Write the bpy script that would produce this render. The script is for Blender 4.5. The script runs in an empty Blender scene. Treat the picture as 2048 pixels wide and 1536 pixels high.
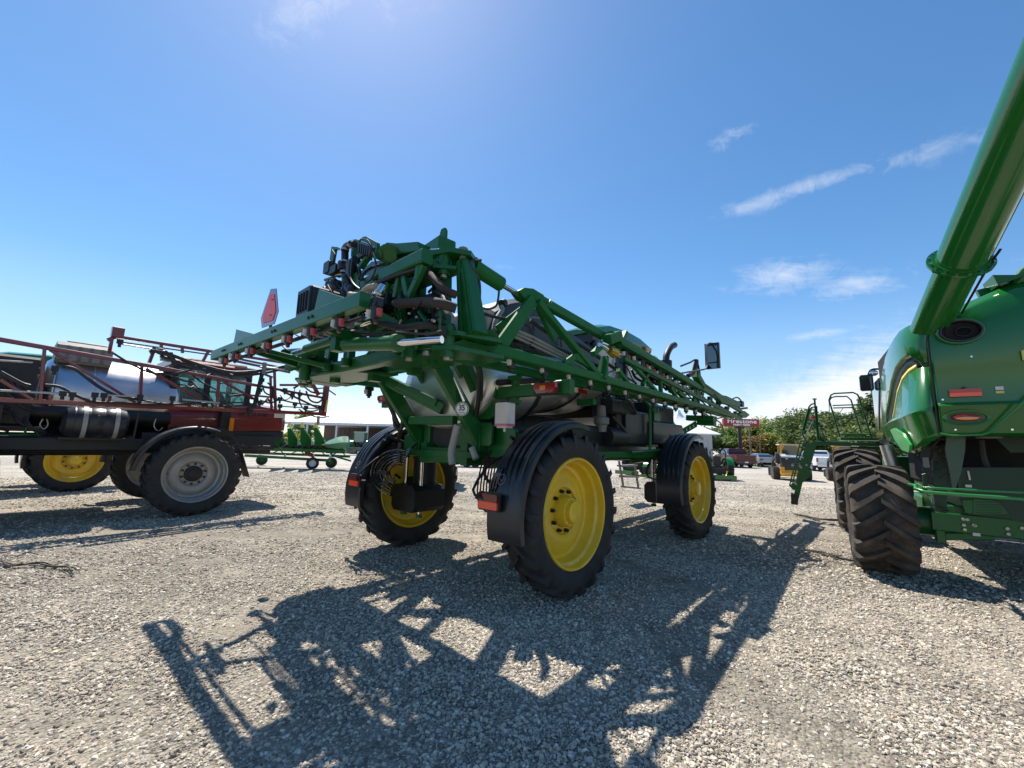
import bpy, bmesh, math, random
from mathutils import Vector, Matrix
random.seed(7)
R = math.radians
# ------------------------------------------------------------------ camera, sky, sun, exposure
sc = bpy.context.scene
FPX, PIT, ROL, HC = 817.0, R(8.4), R(1.36), 1.775
SUN_EL, SUN_AZ = R(60), R(28.5)          # azimuth measured from +Y towards -X
X0 = Vector((1, 0, 0)); U0 = Vector((0, -math.sin(PIT), math.cos(PIT))); D0 = Vector((0, math.cos(PIT), math.sin(PIT)))
XR = X0*math.cos(ROL) + U0*math.sin(ROL); UR = U0*math.cos(ROL) - X0*math.sin(ROL)
cd = bpy.data.cameras.new('camera'); cam = bpy.data.objects.new('camera', cd); sc.collection.objects.link(cam)
cd.sensor_width = 36; cd.lens = FPX/2048*36; cd.clip_end = 4000; cd.clip_start = .05
m = Matrix.Identity(4)
for i in range(3): m[i][0] = XR[i]; m[i][1] = UR[i]; m[i][2] = -D0[i]
m[2][3] = HC
cam.matrix_world = m; sc.camera = cam
sc.render.resolution_x, sc.render.resolution_y = 1024, 768
sc.view_settings.view_transform = 'Standard'; sc.view_settings.look = 'None'; sc.view_settings.gamma = 1
sc.view_settings.exposure = 0.68
sc.view_settings.use_curve_mapping = False

def pray(x, y):
    a = x-1024; b = 768-y
    return (D0*FPX + X0*(a*math.cos(ROL)-b*math.sin(ROL)) + U0*(b*math.cos(ROL)+a*math.sin(ROL)))/FPX

w = bpy.data.worlds.new('World'); sc.world = w; w.use_nodes = True
nt = w.node_tree; nt.nodes.clear(); N = nt.nodes; L = nt.links
out = N.new('ShaderNodeOutputWorld'); bg = N.new('ShaderNodeBackground'); L.new(bg.outputs[0], out.inputs[0])
sky = N.new('ShaderNodeTexSky'); sky.sky_type = 'NISHITA'; sky.sun_disc = False
sky.sun_elevation = SUN_EL; sky.sun_rotation = -SUN_AZ; sky.air_density = .9; sky.dust_density = .28; sky.ozone_density = 1.2; sky.altitude = 200
bg.inputs[1].default_value = .104
tc = N.new('ShaderNodeTexCoord')
def vmath(op, a, b=None):
    n = N.new('ShaderNodeVectorMath'); n.operation = op
    L.new(a, n.inputs[0])
    if b is not None: n.inputs[1].default_value = b
    return n
def smath(op, a, b, clamp=False):
    n = N.new('ShaderNodeMath'); n.operation = op; n.use_clamp = clamp
    for i, s in enumerate((a, b)):
        if isinstance(s, (int, float)): n.inputs[i].default_value = s
        elif s is not None: L.new(s, n.inputs[i])
    return n.outputs[0]
nrm = vmath('NORMALIZE', tc.outputs['Generated']).outputs[0]
# cirrus layer: direction projected on a high plane, wind-stretched noise
sep = N.new('ShaderNodeSeparateXYZ'); L.new(nrm, sep.inputs[0])
zz = smath('ADD', smath('MAXIMUM', sep.outputs[2], 0.0), .06)
cb = N.new('ShaderNodeCombineXYZ'); L.new(smath('DIVIDE', sep.outputs[0], zz), cb.inputs[0]); L.new(smath('DIVIDE', sep.outputs[1], zz), cb.inputs[1])
def noise(vec, scale, detail, rough, dist, rot=0, sx=1, sy=1):
    mp = N.new('ShaderNodeMapping'); mp.inputs['Rotation'].default_value[2] = rot; mp.inputs['Scale'].default_value = (sx, sy, 1); L.new(vec, mp.inputs[0])
    n = N.new('ShaderNodeTexNoise'); n.inputs['Scale'].default_value = scale; n.inputs['Detail'].default_value = detail
    n.inputs['Roughness'].default_value = rough; n.inputs['Distortion'].default_value = dist; L.new(mp.outputs[0], n.inputs['Vector']); return n.outputs[0]
n1 = noise(cb.outputs[0], 2.2, 9, .62, 1.0, R(20), 1, 3.0)
n2 = noise(nrm, 26, 9, .7, .9, 0, 1, 1)
# each cloud: an elliptical window in direction space (centre pixel, axis pixel, half sizes in pixels, strength)
CL = [((1600, 378), (1710, 343), 120, 13, .56), ((1775, 328), (1860, 304), 100, 12, .44), ((1560, 553), (1640, 540), 78, 28, .60), ((1715, 572), (1790, 560), 55, 17, .55),
      ((1460, 275), (1490, 258), 38, 15, .52), ((1635, 668), (1690, 660), 60, 8, .52), ((1005, 537), (1060, 545), 45, 10, .3),
      ((1800, 800), (2030, 728), 420, 64, 1.25), ((1620, 800), (1700, 775), 220, 34, .95), ((690, 805), (900, 815), 250, 30, .72), ((300, 860), (500, 860), 500, 40, .4), ((740, 770), (800, 772), 60, 9, .5), ((655, 760), (700, 762), 60, 12, .5),
      ((620, 10), (680, -20), 70, 26, .5), ((780, 5), (900, -5), 80, 30, .35), ((1800, 900), (2200, 900), 900, 55, .7)]
tot = None
for c, ax, hw, hh, st in CL:
    dc = pray(*c).normalized(); da = pray(*ax).normalized()
    t = (da-dc*da.dot(dc)).normalized(); b = dc.cross(t).normalized()
    sc1 = FPX/hw/(pray(*c).length); sc2 = FPX/hh/(pray(*c).length)
    d1 = vmath('DOT_PRODUCT', nrm, t*sc1).outputs['Value']; d2 = vmath('DOT_PRODUCT', nrm, b*sc2).outputs['Value']
    d3 = vmath('DOT_PRODUCT', nrm, dc).outputs['Value']
    e = smath('ADD', smath('MULTIPLY', d1, d1), smath('MULTIPLY', d2, d2))
    g_ = smath('POWER', 2.718, smath('MULTIPLY', e, -1.0)); g_ = smath('MULTIPLY', g_, smath('GREATER_THAN', d3, 0.2))
    g_ = smath('MULTIPLY', g_, st)
    tot = g_ if tot is None else smath('MAXIMUM', tot, g_)
nn = smath('ADD', smath('MULTIPLY', n1, .55), smath('MULTIPLY', n2, .6))
mask = smath('MULTIPLY', smath('SUBTRACT', smath('ADD', smath('MULTIPLY', tot, .62), nn), .74), 2.6, True)
mask = smath('MULTIPLY', mask, smath('MULTIPLY', tot, 1.15, True), True)
hs_ = N.new('ShaderNodeHueSaturation'); L.new(smath('ADD', smath('MULTIPLY', smath('MULTIPLY', sep.outputs[2], 3.2, True), .28), .96), hs_.inputs['Saturation']); hs_.inputs['Hue'].default_value = .496; L.new(smath('ADD', smath('MULTIPLY', smath('MULTIPLY', smath('ADD', sep.outputs[2], .02), 4.0, True), .32), .76), hs_.inputs['Value']); L.new(sky.outputs[0], hs_.inputs['Color'])
mix = N.new('ShaderNodeMixRGB'); L.new(mask, mix.inputs[0]); L.new(hs_.outputs[0], mix.inputs[1]); mix.inputs[2].default_value = (5.9, 6.15, 6.5, 1)
L.new(mix.outputs[0], bg.inputs[0])

sd = bpy.data.lights.new('sun', 'SUN'); sd.energy = 5.0; sd.angle = R(.55); sd.color = (1, .95, .87)
sun = bpy.data.objects.new('sun', sd); sc.collection.objects.link(sun); sun.location = (-20, 40, 60)
sdir = Vector((-math.sin(SUN_AZ)*math.cos(SUN_EL), math.cos(SUN_AZ)*math.cos(SUN_EL), math.sin(SUN_EL)))
sun.rotation_euler = sdir.to_track_quat('Z', 'Y').to_euler()

# ------------------------------------------------------------------ places: a frame is a machine's own axes (right, forward, up)
class Frame:
    def __init__(self, x, y, yaw):
        self.o = Vector((x, y, 0)); self.yaw = yaw; self.F = Vector((math.sin(yaw), math.cos(yaw), 0)); self.R = Vector((math.cos(yaw), -math.sin(yaw), 0))
    def at(self, x, y, **k):
        r = pray(x, y); c = Vector((0, 0, HC)); n, v = list(k.items())[0]
        if n == 'z': t = (v-HC)/r.z
        elif n == 'd': t = v/r.y
        else:
            a = self.R if n == 's' else self.F
            t = (v-(c-self.o).dot(a))/r.dot(a)
        p = c+r*t-self.o
        return Vector((p.dot(self.R), p.dot(self.F), p.z))
WORLD = Frame(0, 0, 0)
# ------------------------------------------------------------------ materials
MT = {}
def mat(name, col, rough=.5, metal=0, coat=0, var=.12, dust=0, dustcol=(.3, .25, .19), nscale=6, bump=0, bscale=60, trans=0, emis=0, spec=.5, alpha=1, coatr=.08):
    if name in MT: return MT[name]
    m_ = bpy.data.materials.new(name); m_.use_nodes = True; t = m_.node_tree; b = t.nodes['Principled BSDF']
    tcn = t.nodes.new('ShaderNodeTexCoord')
    nz = t.nodes.new('ShaderNodeTexNoise'); nz.inputs['Scale'].default_value = nscale; nz.inputs['Detail'].default_value = 6; nz.inputs['Roughness'].default_value = .65
    t.links.new(tcn.outputs['Object'], nz.inputs['Vector'])
    cr = t.nodes.new('ShaderNodeValToRGB'); t.links.new(nz.outputs[0], cr.inputs[0])
    cr.color_ramp.elements[0].position = .3; cr.color_ramp.elements[1].position = .72
    cr.color_ramp.elements[0].color = (*[c*(1-var) for c in col], 1); cr.color_ramp.elements[1].color = (*[min(1, c*(1+var)) for c in col], 1)
    src = cr.outputs[0]
    if dust:
        n2_ = t.nodes.new('ShaderNodeTexNoise'); n2_.inputs['Scale'].default_value = nscale*.45; n2_.inputs['Detail'].default_value = 8; n2_.inputs['Roughness'].default_value = .7
        t.links.new(tcn.outputs['Object'], n2_.inputs['Vector'])
        mr = t.nodes.new('ShaderNodeMapRange'); mr.inputs[1].default_value = .42; mr.inputs[2].default_value = .72; mr.inputs[3].default_value = 0; mr.inputs[4].default_value = dust
        t.links.new(n2_.outputs[0], mr.inputs[0])
        mx = t.nodes.new('ShaderNodeMixRGB'); t.links.new(mr.outputs[0], mx.inputs[0]); t.links.new(src, mx.inputs[1]); mx.inputs[2].default_value = (*dustcol, 1); src = mx.outputs[0]
        mrr = t.nodes.new('ShaderNodeMath'); mrr.operation = 'MULTIPLY_ADD'; t.links.new(mr.outputs[0], mrr.inputs[0]); mrr.inputs[1].default_value = .5; mrr.inputs[2].default_value = rough; mrr.use_clamp = True
        t.links.new(mrr.outputs[0], b.inputs['Roughness'])
    else:
        mrr = t.nodes.new('ShaderNodeMapRange'); mrr.inputs[3].default_value = rough*.8; mrr.inputs[4].default_value = min(1, rough*1.25); t.links.new(nz.outputs[0], mrr.inputs[0]); t.links.new(mrr.outputs[0], b.inputs['Roughness'])
    t.links.new(src, b.inputs['Base Color'])
    b.inputs['Metallic'].default_value = metal; b.inputs['Coat Weight'].default_value = coat; b.inputs['Coat Roughness'].default_value = coatr
    b.inputs['Transmission Weight'].default_value = trans; b.inputs['Specular IOR Level'].default_value = spec; b.inputs['Alpha'].default_value = alpha
    if bump:
        nb = t.nodes.new('ShaderNodeTexNoise'); nb.inputs['Scale'].default_value = bscale; nb.inputs['Detail'].default_value = 4; t.links.new(tcn.outputs['Object'], nb.inputs['Vector'])
        bp = t.nodes.new('ShaderNodeBump'); bp.inputs['Strength'].default_value = bump; bp.inputs['Distance'].default_value = .02; t.links.new(nb.outputs[0], bp.inputs['Height']); t.links.new(bp.outputs[0], b.inputs['Normal'])
    MT[name] = m_; return m_
GREEN = mat('green_paint', (.008, .105, .022), .34, coat=.16, var=.12, dust=.10, dustcol=(.07, .11, .045), nscale=4, spec=.32, coatr=.2)
GREENB = mat('boom_green_paint', (.010, .125, .028), .5, coat=.03, var=.14, dust=.14, dustcol=(.07, .12, .05), nscale=5, spec=.18, coatr=.3)
GREEN2 = mat('green_gloss_paint', (.008, .125, .015), .2, coat=.5, var=.08, dust=.12, dustcol=(.06, .10, .04), nscale=1.6, coatr=.05)
GREEN3 = mat('green_bright_plastic', (.045, .33, .08), .3, coat=.4)
YELLOW = mat('yellow_paint', (.80, .52, .022), .30, coat=.4, var=.08, dust=.4, dustcol=(.36, .25, .09), nscale=5)
RUBBER = mat('tyre_rubber', (.017, .017, .018), .75, var=.3, dust=.5, dustcol=(.085, .075, .062), nscale=7, bump=.25, bscale=70)
RUBBERD = mat('dusty_tyre_rubber', (.026, .023, .021), .8, var=.3, dust=.75, dustcol=(.16, .125, .095), nscale=6, bump=.3, bscale=80)
FENDER = mat('fender_plastic', (.010, .012, .017), .36, var=.2, dust=.14, dustcol=(.06, .06, .06), nscale=4, coat=.2, coatr=.2)
BLACK = mat('black_plastic', (.009, .010, .012), .42, var=.2, dust=.12, dustcol=(.07, .07, .07), nscale=5, coat=.1)
BLACKM = mat('black_satin_metal', (.011, .012, .013), .5, var=.2, dust=.14, dustcol=(.08, .07, .06))
HOSE = mat('black_hose', (.015, .015, .016), .5, var=.3, dust=.25, dustcol=(.1, .09, .08))
SLEEVE = mat('brown_hose_sleeve', (.045, .033, .03), .85, var=.3, bump=.4, bscale=120)
BEIGE = mat('beige_hose', (.30, .25, .18), .6, var=.2)
GREYH = mat('grey_hose', (.28, .28, .26), .6, var=.15)
STEEL = mat('stainless_steel', (.66, .65, .63), .36, metal=.85, var=.1, nscale=3, bump=.03, bscale=9)
STEELR = mat('brushed_steel', (.62, .61, .62), .36, metal=1, var=.08, nscale=3, bump=.02, bscale=9)
CHROME = mat('chrome', (.75, .75, .75), .09, metal=1, var=.05)
ZINC = mat('zinc_bolt', (.42, .38, .33), .45, metal=.8, var=.2)
WHITE = mat('white_plastic', (.62, .60, .56), .45, var=.1, dust=.2)
WHITEP = mat('white_paint', (.75, .75, .75), .3, coat=.5, var=.03)
REDCAP = mat('red_cap', (.42, .05, .045), .45, var=.2)
REDP = mat('red_paint', (.17, .012, .014), .28, coat=.5, var=.12, dust=.25, dustcol=(.12, .06, .05))
ORED = mat('orange_red_reflector', (1.0, .09, .03), .25, var=.04, coat=.6)
DRED = mat('dark_red_reflector', (.16, .008, .008), .25, var=.08, coat=.6)
AMBER = mat('amber_lens', (.75, .22, .02), .15, coat=1)
LAMPR = mat('red_lamp_lens', (.28, .012, .008), .12, coat=1, var=.3, nscale=40)
GLASS = mat('tinted_glass', (.015, .02, .022), .05, coat=1, spec=.8)
CGLASS = mat('clear_glass', (.75, .92, .88), .03, trans=1, var=0)
SILVERR = mat('silver_wheel_paint', (.33, .32, .30), .42, metal=.35, var=.12, dust=.35, dustcol=(.22, .18, .13), nscale=9)
GREYP = mat('grey_plastic', (.16, .155, .145), .5, var=.12, dust=.3)
MIRROR = mat('mirror_glass', (.75, .78, .8), .03, metal=1, var=0)
FLUID = mat('pink_fluid', (.6, .12, .2), .3)
YEL2 = mat('yellow_decal', (.62, .55, .12), .4)
SOOT_SHADE = mat('soot_and_shade', (.004, .004, .005), .8)  # also paints the shade inside the combine body and its exhaust
GHOSE = mat('glossy_black_hose', (.012, .012, .013), .22, coat=.6)
BLK2 = mat('black_print', (.01, .01, .01), .5)
CONB = mat('gold_brass', (.6, .36, .06), .3, metal=.8)
# ------------------------------------------------------------------ mesh builder
def V(*a): return Vector(a)
def frame_of(d, up=(0, 0, 1)):
    d = Vector(d).normalized(); up = Vector(up)
    if abs(d.dot(up)) > .97: up = Vector((0, 1, 0)) if abs(d.y) < .9 else Vector((1, 0, 0))
    x = d.cross(up).normalized(); return x, x.cross(d).normalized(), d
class MB:
    def __init__(s): s.v = []; s.f = []; s.mi = []; s.k = 0; s.cut = []
    def add(s, vs, fs):
        o = len(s.v); s.cut.append((o, len(s.f))); s.v += [tuple(p) for p in vs]; s.f += [tuple(i+o for i in f) for f in fs]; s.mi += [s.k]*len(fs); return s
    def loops(s, loops, cap=True, close=False):
        n = len(loops[0]); vs = [p for l in loops for p in l]; fs = []
        m_ = len(loops)
        for i in range(m_ if close else m_-1):
            a = i*n; b = ((i+1) % m_)*n
            for j in range(n): fs.append((a+j, a+(j+1) % n, b+(j+1) % n, b+j))
        if cap and not close: fs.append(tuple(range(n-1, -1, -1))); fs.append(tuple((m_-1)*n+j for j in range(n)))
        return s.add(vs, fs)
    def beam(s, p0, p1, w=.1, h=None, up=(0, 0, 1), w1=None, h1=None, c=None):
        p0 = Vector(p0); p1 = Vector(p1); h = w if h is None else h; w1 = w if w1 is None else w1; h1 = h if h1 is None else h1
        x, u, d = frame_of(p1-p0, up); ls = []
        for p, a, b in ((p0, w/2, h/2), (p1, w1/2, h1/2)):
            k = min(a, b)*.22 if c is None else c
            ls.append([p+x*i+u*j for i, j in ((-a+k, -b), (a-k, -b), (a, -b+k), (a, b-k), (a-k, b), (-a+k, b), (-a, b-k), (-a, -b+k))])
        return s.loops(ls)
    def box(s, c, sz, up=(0, 0, 1)):
        c = Vector(c); return s.beam(c-V(0, sz[1]/2, 0), c+V(0, sz[1]/2, 0), sz[0], sz[2], up, c=min(sz)*.08)
    def box2(s, a, b, c=None):
        a = Vector(a); b = Vector(b); m_ = (a+b)/2
        return s.beam((m_.x, a.y, m_.z), (m_.x, b.y, m_.z), abs(b.x-a.x), abs(b.z-a.z), c=c)
    def cyl(s, p0, p1, r0, r1=None, n=16):
        p0 = Vector(p0); p1 = Vector(p1); r1 = r0 if r1 is None else r1; x, u, d = frame_of(p1-p0)
        return s.loops([[p+(x*math.cos(2*math.pi*i/n)+u*math.sin(2*math.pi*i/n))*r for i in range(n)] for p, r in ((p0, r0), (p1, r1))])
    def tube(s, pts, r, n=8, smooth=0, close=False):
        pts = [Vector(p) for p in pts]
        if smooth:
            q = []; P_ = [pts[0]*2-pts[1]]+pts+[pts[-1]*2-pts[-2]]
            for i in range(1, len(P_)-2):
                for k in range(smooth):
                    t = k/smooth; a, b, c, d = P_[i-1:i+3]
                    q.append(.5*((2*b)+(c-a)*t+(2*a-5*b+4*c-d)*t*t+(3*b-3*c+d-a)*t**3))
            q.append(pts[-1]); pts = q
        ls = []; x = None
        for i, p in enumerate(pts):
            d = ((pts[min(i+1, len(pts)-1)]-pts[max(i-1, 0)])).normalized()
            if x is None: x, u, _ = frame_of(d)
            else: x = (x-d*x.dot(d)).normalized(); u = x.cross(d)
            rr = r[min(i, len(r)-1)] if isinstance(r, (list, tuple)) else r
            ls.append([p+(x*math.cos(2*math.pi*k/n)+u*math.sin(2*math.pi*k/n))*rr for k in range(n)])
        return s.loops(ls)
    def lathe(s, prof, o=(0, 0, 0), d=(1, 0, 0), n=48, cap=False):
        o = Vector(o); x, u, d = frame_of(d); ls = [[o+d*a+(x*math.cos(2*math.pi*i/n)+u*math.sin(2*math.pi*i/n))*max(r, .0005) for i in range(n)] for a, r in prof]
        return s.loops(ls, cap=cap)
    def plate(s, pts, t):      # planar polygon given in 3D, thickness vector t
        t = Vector(t); a = [Vector(p) for p in pts]; return s.loops([[p-t/2 for p in a], [p+t/2 for p in a]])
    def ball(s, c, r, n=10, sc=(1, 1, 1)):
        c = Vector(c); ls = []
        for i in range(1, n): 
            th = math.pi*i/n; ls.append([c+V(sc[0]*r*math.sin(th)*math.cos(2*math.pi*j/n), sc[1]*r*math.sin(th)*math.sin(2*math.pi*j/n), -sc[2]*r*math.cos(th)) for j in range(n)])
        return s.loops(ls)
    def mesh(s, name, mats, angle=38):
        me = bpy.data.meshes.new(name); me.from_pydata(s.v, [], s.f); 
        for m_ in (mats if isinstance(mats, (list, tuple)) else [mats]): me.materials.append(m_)
        if any(s.mi): me.polygons.foreach_set('material_index', s.mi)
        bm_ = bmesh.new(); bm_.from_mesh(me); bmesh.ops.recalc_face_normals(bm_, faces=bm_.faces); bm_.to_mesh(me); bm_.free()
        me.shade_smooth(); me.set_sharp_from_angle(angle=R(angle)); me.update(); return me
    def build(s, name, mats, parent=None, loc=None, label=None, angle=38, kind=None):
        return put(s.mesh(name, mats, angle), name, parent, loc, label, kind)
def _each(self, name, mats, parent=None, label=None, angle=38):
    """one object for every primitive that was added"""
    cs = self.cut+[(len(self.v), len(self.f))]; r_ = []
    for (v0, f0), (v1, f1) in zip(cs, cs[1:]):
        b_ = MB(); b_.v = self.v[v0:v1]; b_.f = [tuple(i-v0 for i in f) for f in self.f[f0:f1]]; b_.mi = self.mi[f0:f1]; r_.append(b_.build(name, mats, parent, label=label, angle=angle))
    return r_
MB.each = _each
def put(me, name, parent=None, loc=None, label=None, kind=None, rot=None, scale=None):
    o = bpy.data.objects.new(name, me); sc.collection.objects.link(o)
    if parent: o.parent = parent
    if loc is not None: o.location = loc
    if rot is not None: o.rotation_euler = rot
    if scale is not None: o.scale = scale
    if label: o['label'] = label
    if kind: o['kind'] = kind
    return o
def thing(name, label, cat, loc=(0, 0, 0), rz=0, group=None):
    o = bpy.data.objects.new(name, None); sc.collection.objects.link(o); o.location = loc; o.rotation_euler = (0, 0, rz); o.empty_display_size = .2
    o['label'] = label; o['category'] = cat
    if group: o['group'] = group
    return o
def tag(o, label=None, cat=None, group=None, kind=None):
    for k, v in (('label', label), ('category', cat), ('group', group), ('kind', kind)):
        if v: o[k] = v
    return o
def copy_tree(o, parent=None, skip=()):
    c = o.copy(); sc.collection.objects.link(c); c.parent = parent
    for ch in list(o.children):
        if ch.name.split('.')[0] not in skip: copy_tree(ch, c, skip)
    return c
def text_mesh(body, size, name, m_, parent, mw, ext=.002, bold=0, spacing=1.0, sx=1.0, label=None):
    cu = bpy.data.curves.new(name, 'FONT'); cu.body = body; cu.size = size; cu.extrude = ext; cu.align_x = 'CENTER'; cu.align_y = 'CENTER'; cu.offset = bold; cu.space_character = spacing
    to = bpy.data.objects.new('text_tmp', cu); sc.collection.objects.link(to); dg = bpy.context.evaluated_depsgraph_get(); dg.update()
    me = bpy.data.meshes.new_from_object(to.evaluated_get(dg)); bpy.data.objects.remove(to); bpy.data.curves.remove(cu)
    me.materials.clear(); me.materials.append(m_); me.name = name
    for v in me.vertices: v.co.x *= sx
    o = put(me, name, parent, label=label); o.matrix_basis = mw; return o
def facing(o, right, up):
    r = Vector(right).normalized(); u = Vector(up).normalized(); n = r.cross(u)
    mm = Matrix.Identity(4)
    for i in range(3): mm[i][0] = r[i]; mm[i][1] = u[i]; mm[i][2] = n[i]; mm[i][3] = o[i]
    return mm
# ------------------------------------------------------------------ wheels (axis along local x, +x outward)
def tyre_mb(Rt, wd, rr, nl=22, lh=.045, span=.24, lw=.062, rad=None):
    b = MB(); hw = wd/2; rc = Rt-lh
    b.lathe([(-hw*.78, rr-.01), (-hw*.93, rr+.05), (-hw*1.03, rr+(rc-rr)*.5), (-hw*1.0, rc-.08), (-hw*.9, rc-.03), (-hw*.6, rc-.008), (0, rc), (hw*.6, rc-.008), (hw*.9, rc-.03), (hw*1.0, rc-.08), (hw*1.03, rr+(rc-rr)*.5), (hw*.93, rr+.05), (hw*.78, rr-.01)], n=64)
    for side in (-1, 1):
        for i in range(nl):
            a0 = 2*math.pi*(i+(.5 if side > 0 else 0))/nl; ls = []
            for t, dr, rb in ((-.06, 0, -.03), (.2, 0, -.03), (.45, -.002, -.03), (.7, -.006, -.04), (.92, -.014, -.06), (1.0, -.04, -.09), (1.04, -.13, -.15)):
                x = side*hw*t; a = a0+span*min(1, (max(t, 0))**.85) + random.uniform(-.002, .002); l2 = lw*(.8+.35*max(0, min(t, 1)))/2
                rt = Rt+dr; rb_ = rc+rb if t < 1 else rc+rb
                ls.append([V(x, r_*math.cos(a+o/Rt), r_*math.sin(a+o/Rt)) for r_, o in ((rb_, -l2*1.25), (rt, -l2), (rt, l2), (rb_, l2*1.25))])
            if side < 0: ls = [l[::-1] for l in ls]
            b.loops(ls)
    return b
def ring_mark(b, x, r0, r1, n=40): b.lathe([(x, r0), (x+.004, r0), (x+.004, r1), (x, r1)], n=n)
def wheel_kit(Rt, wd, rr, paint, rubber, nm, nl=22, lh=.045, hubc=None, span=.24, dish=-.03, hublen=.2, nnut=10, lw=.062, hubr=.17):
    k = {}; f = wd*.41; k['tyre'] = tyre_mb(Rt, wd, rr, nl, lh, span, lw).mesh(nm+'_tyre', rubber, 50)
    b = MB(); b.lathe([(f, rr+.004), (f+.016, rr-.006), (f+.01, rr-.03), (f-.03, rr-.038), (f-.07, rr-.046), (f-.10, rr-.075), (f-.17, rr-.082), (dish, rr-.10),
                       (dish-.02, rr-.11), (-f+.12, rr-.09), (-f+.08, rr-.05), (-f, rr-.034), (-f-.014, rr-.006), (-f, rr+.004)], n=64)
    k['rim'] = b.mesh(nm+'_rim', paint, 22)
    b = MB(); b.lathe([(dish, rr-.10), (dish-.012, rr-.14), (dish+.02, rr-.19), (dish+.05, rr-.30), (dish+.03, hubr+.12), (dish, hubr+.1), (dish, 0)], n=64)
    b.lathe([(dish-.02, rr-.11), (dish-.03, rr-.16), (dish+.0, rr-.3), (dish-.02, hubr+.12), (dish-.03, 0)], n=64)
    k['disc'] = b.mesh(nm+'_disc', paint, 40)
    b = MB(); b.lathe([(dish, hubr+.03), (dish+.06, hubr+.02), (dish+hublen*.7, hubr), (dish+hublen*.72, hubr*.8), (dish+hublen, hubr*.76), (dish+hublen+.01, hubr*.6), (dish+hublen+.01, 0)], n=32)
    for i in range(12):
        a = 2*math.pi*i/12; b.cyl((dish+hublen*.7, math.cos(a)*hubr*.9, math.sin(a)*hubr*.9), (dish+hublen*.76, math.cos(a)*hubr*.9, math.sin(a)*hubr*.9), .012, n=6)
    b.cyl((dish-.0, rr-.15, 0), (dish+.07, rr-.16, .01), .008, n=6)
    k['hub'] = b.mesh(nm+'_hub', hubc or paint, 40)
    b = MB(); b.cyl((0, 0, 0), (.035, 0, 0), .025, n=6); b.cyl((.03, 0, 0), (.05, 0, 0), .018, n=8); k['nut'] = b.mesh(nm+'_nut', BLACKM)
    k['nutpos'] = [(dish+.012, math.cos(2*math.pi*(i+.5)/nnut)*(hubr+.075), math.sin(2*math.pi*(i+.5)/nnut)*(hubr+.075)) for i in range(nnut)]
    return k
def add_wheel(k, parent, loc, side=1, spin=0):
    side = 1 if side > 0 else -1
    o = put(k['disc'], 'wheel', parent, loc, rot=(spin, 0, 0), scale=(side, 1, 1))
    put(k['tyre'], 'tyre', o); put(k['rim'], 'rim', o); put(k['hub'], 'hub', o)
    for p in k['nutpos']: put(k['nut'], 'wheel_nut', o, p)
    return o
def fender_mb(cx, cq, cz, rad, w0, a0, a1, ribs=True, n=26, th=.018, flare=0):
    b = MB(); ls = []
    hw = w0/2; cs = [(-hw, -.07), (-hw+.005, -.015), (-hw+.03, 0)]
    if ribs:
        for k in range(4):
            c = hw-.10-k*.085; cs_ = [(c+.034, 0), (c+.026, .032), (c-.012, .032), (c-.022, 0)]
            ribsl = cs_[::-1] if False else cs_
            cs_ = sorted(cs_, key=lambda t: t[0]); cs += [('r',)+t for t in cs_]
        head = cs[:3]; rs = sorted([c[1:] for c in cs[3:]], key=lambda t: t[0]); cs = head+[(a, h, 1) for a, h in rs]
    cs += [(hw-.03, 0), (hw-.005, -.015), (hw, -.07)]
    for i in range(n+1):
        t = i/n; a = a0+(a1-a0)*t; f = min(1, max(0, t*5)) * (1 if t < .6 else max(.0, 1-(t-.6)*6)); rr_ = rad + (.03*max(0, t-.75)*4 if flare else 0)
        dr = V(0, math.cos(a), math.sin(a)); c = V(cx, cq, cz); wsc = .72+.28*min(1, t*4)
        outer = [c+dr*(rr_+ (p[1]*(f if len(p) == 3 else 1)))+V(hw-(hw-p[0])*wsc, 0, 0) for p in cs]
        inner = [c+dr*(rr_-th+min(0, p[1])*.9)+V(hw-(hw-max(-hw+.012, min(hw-.012, p[0])))*wsc, 0, 0) for p in cs[::-1]]
        ls.append(outer+inner)
    b.loops(ls); return b
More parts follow.
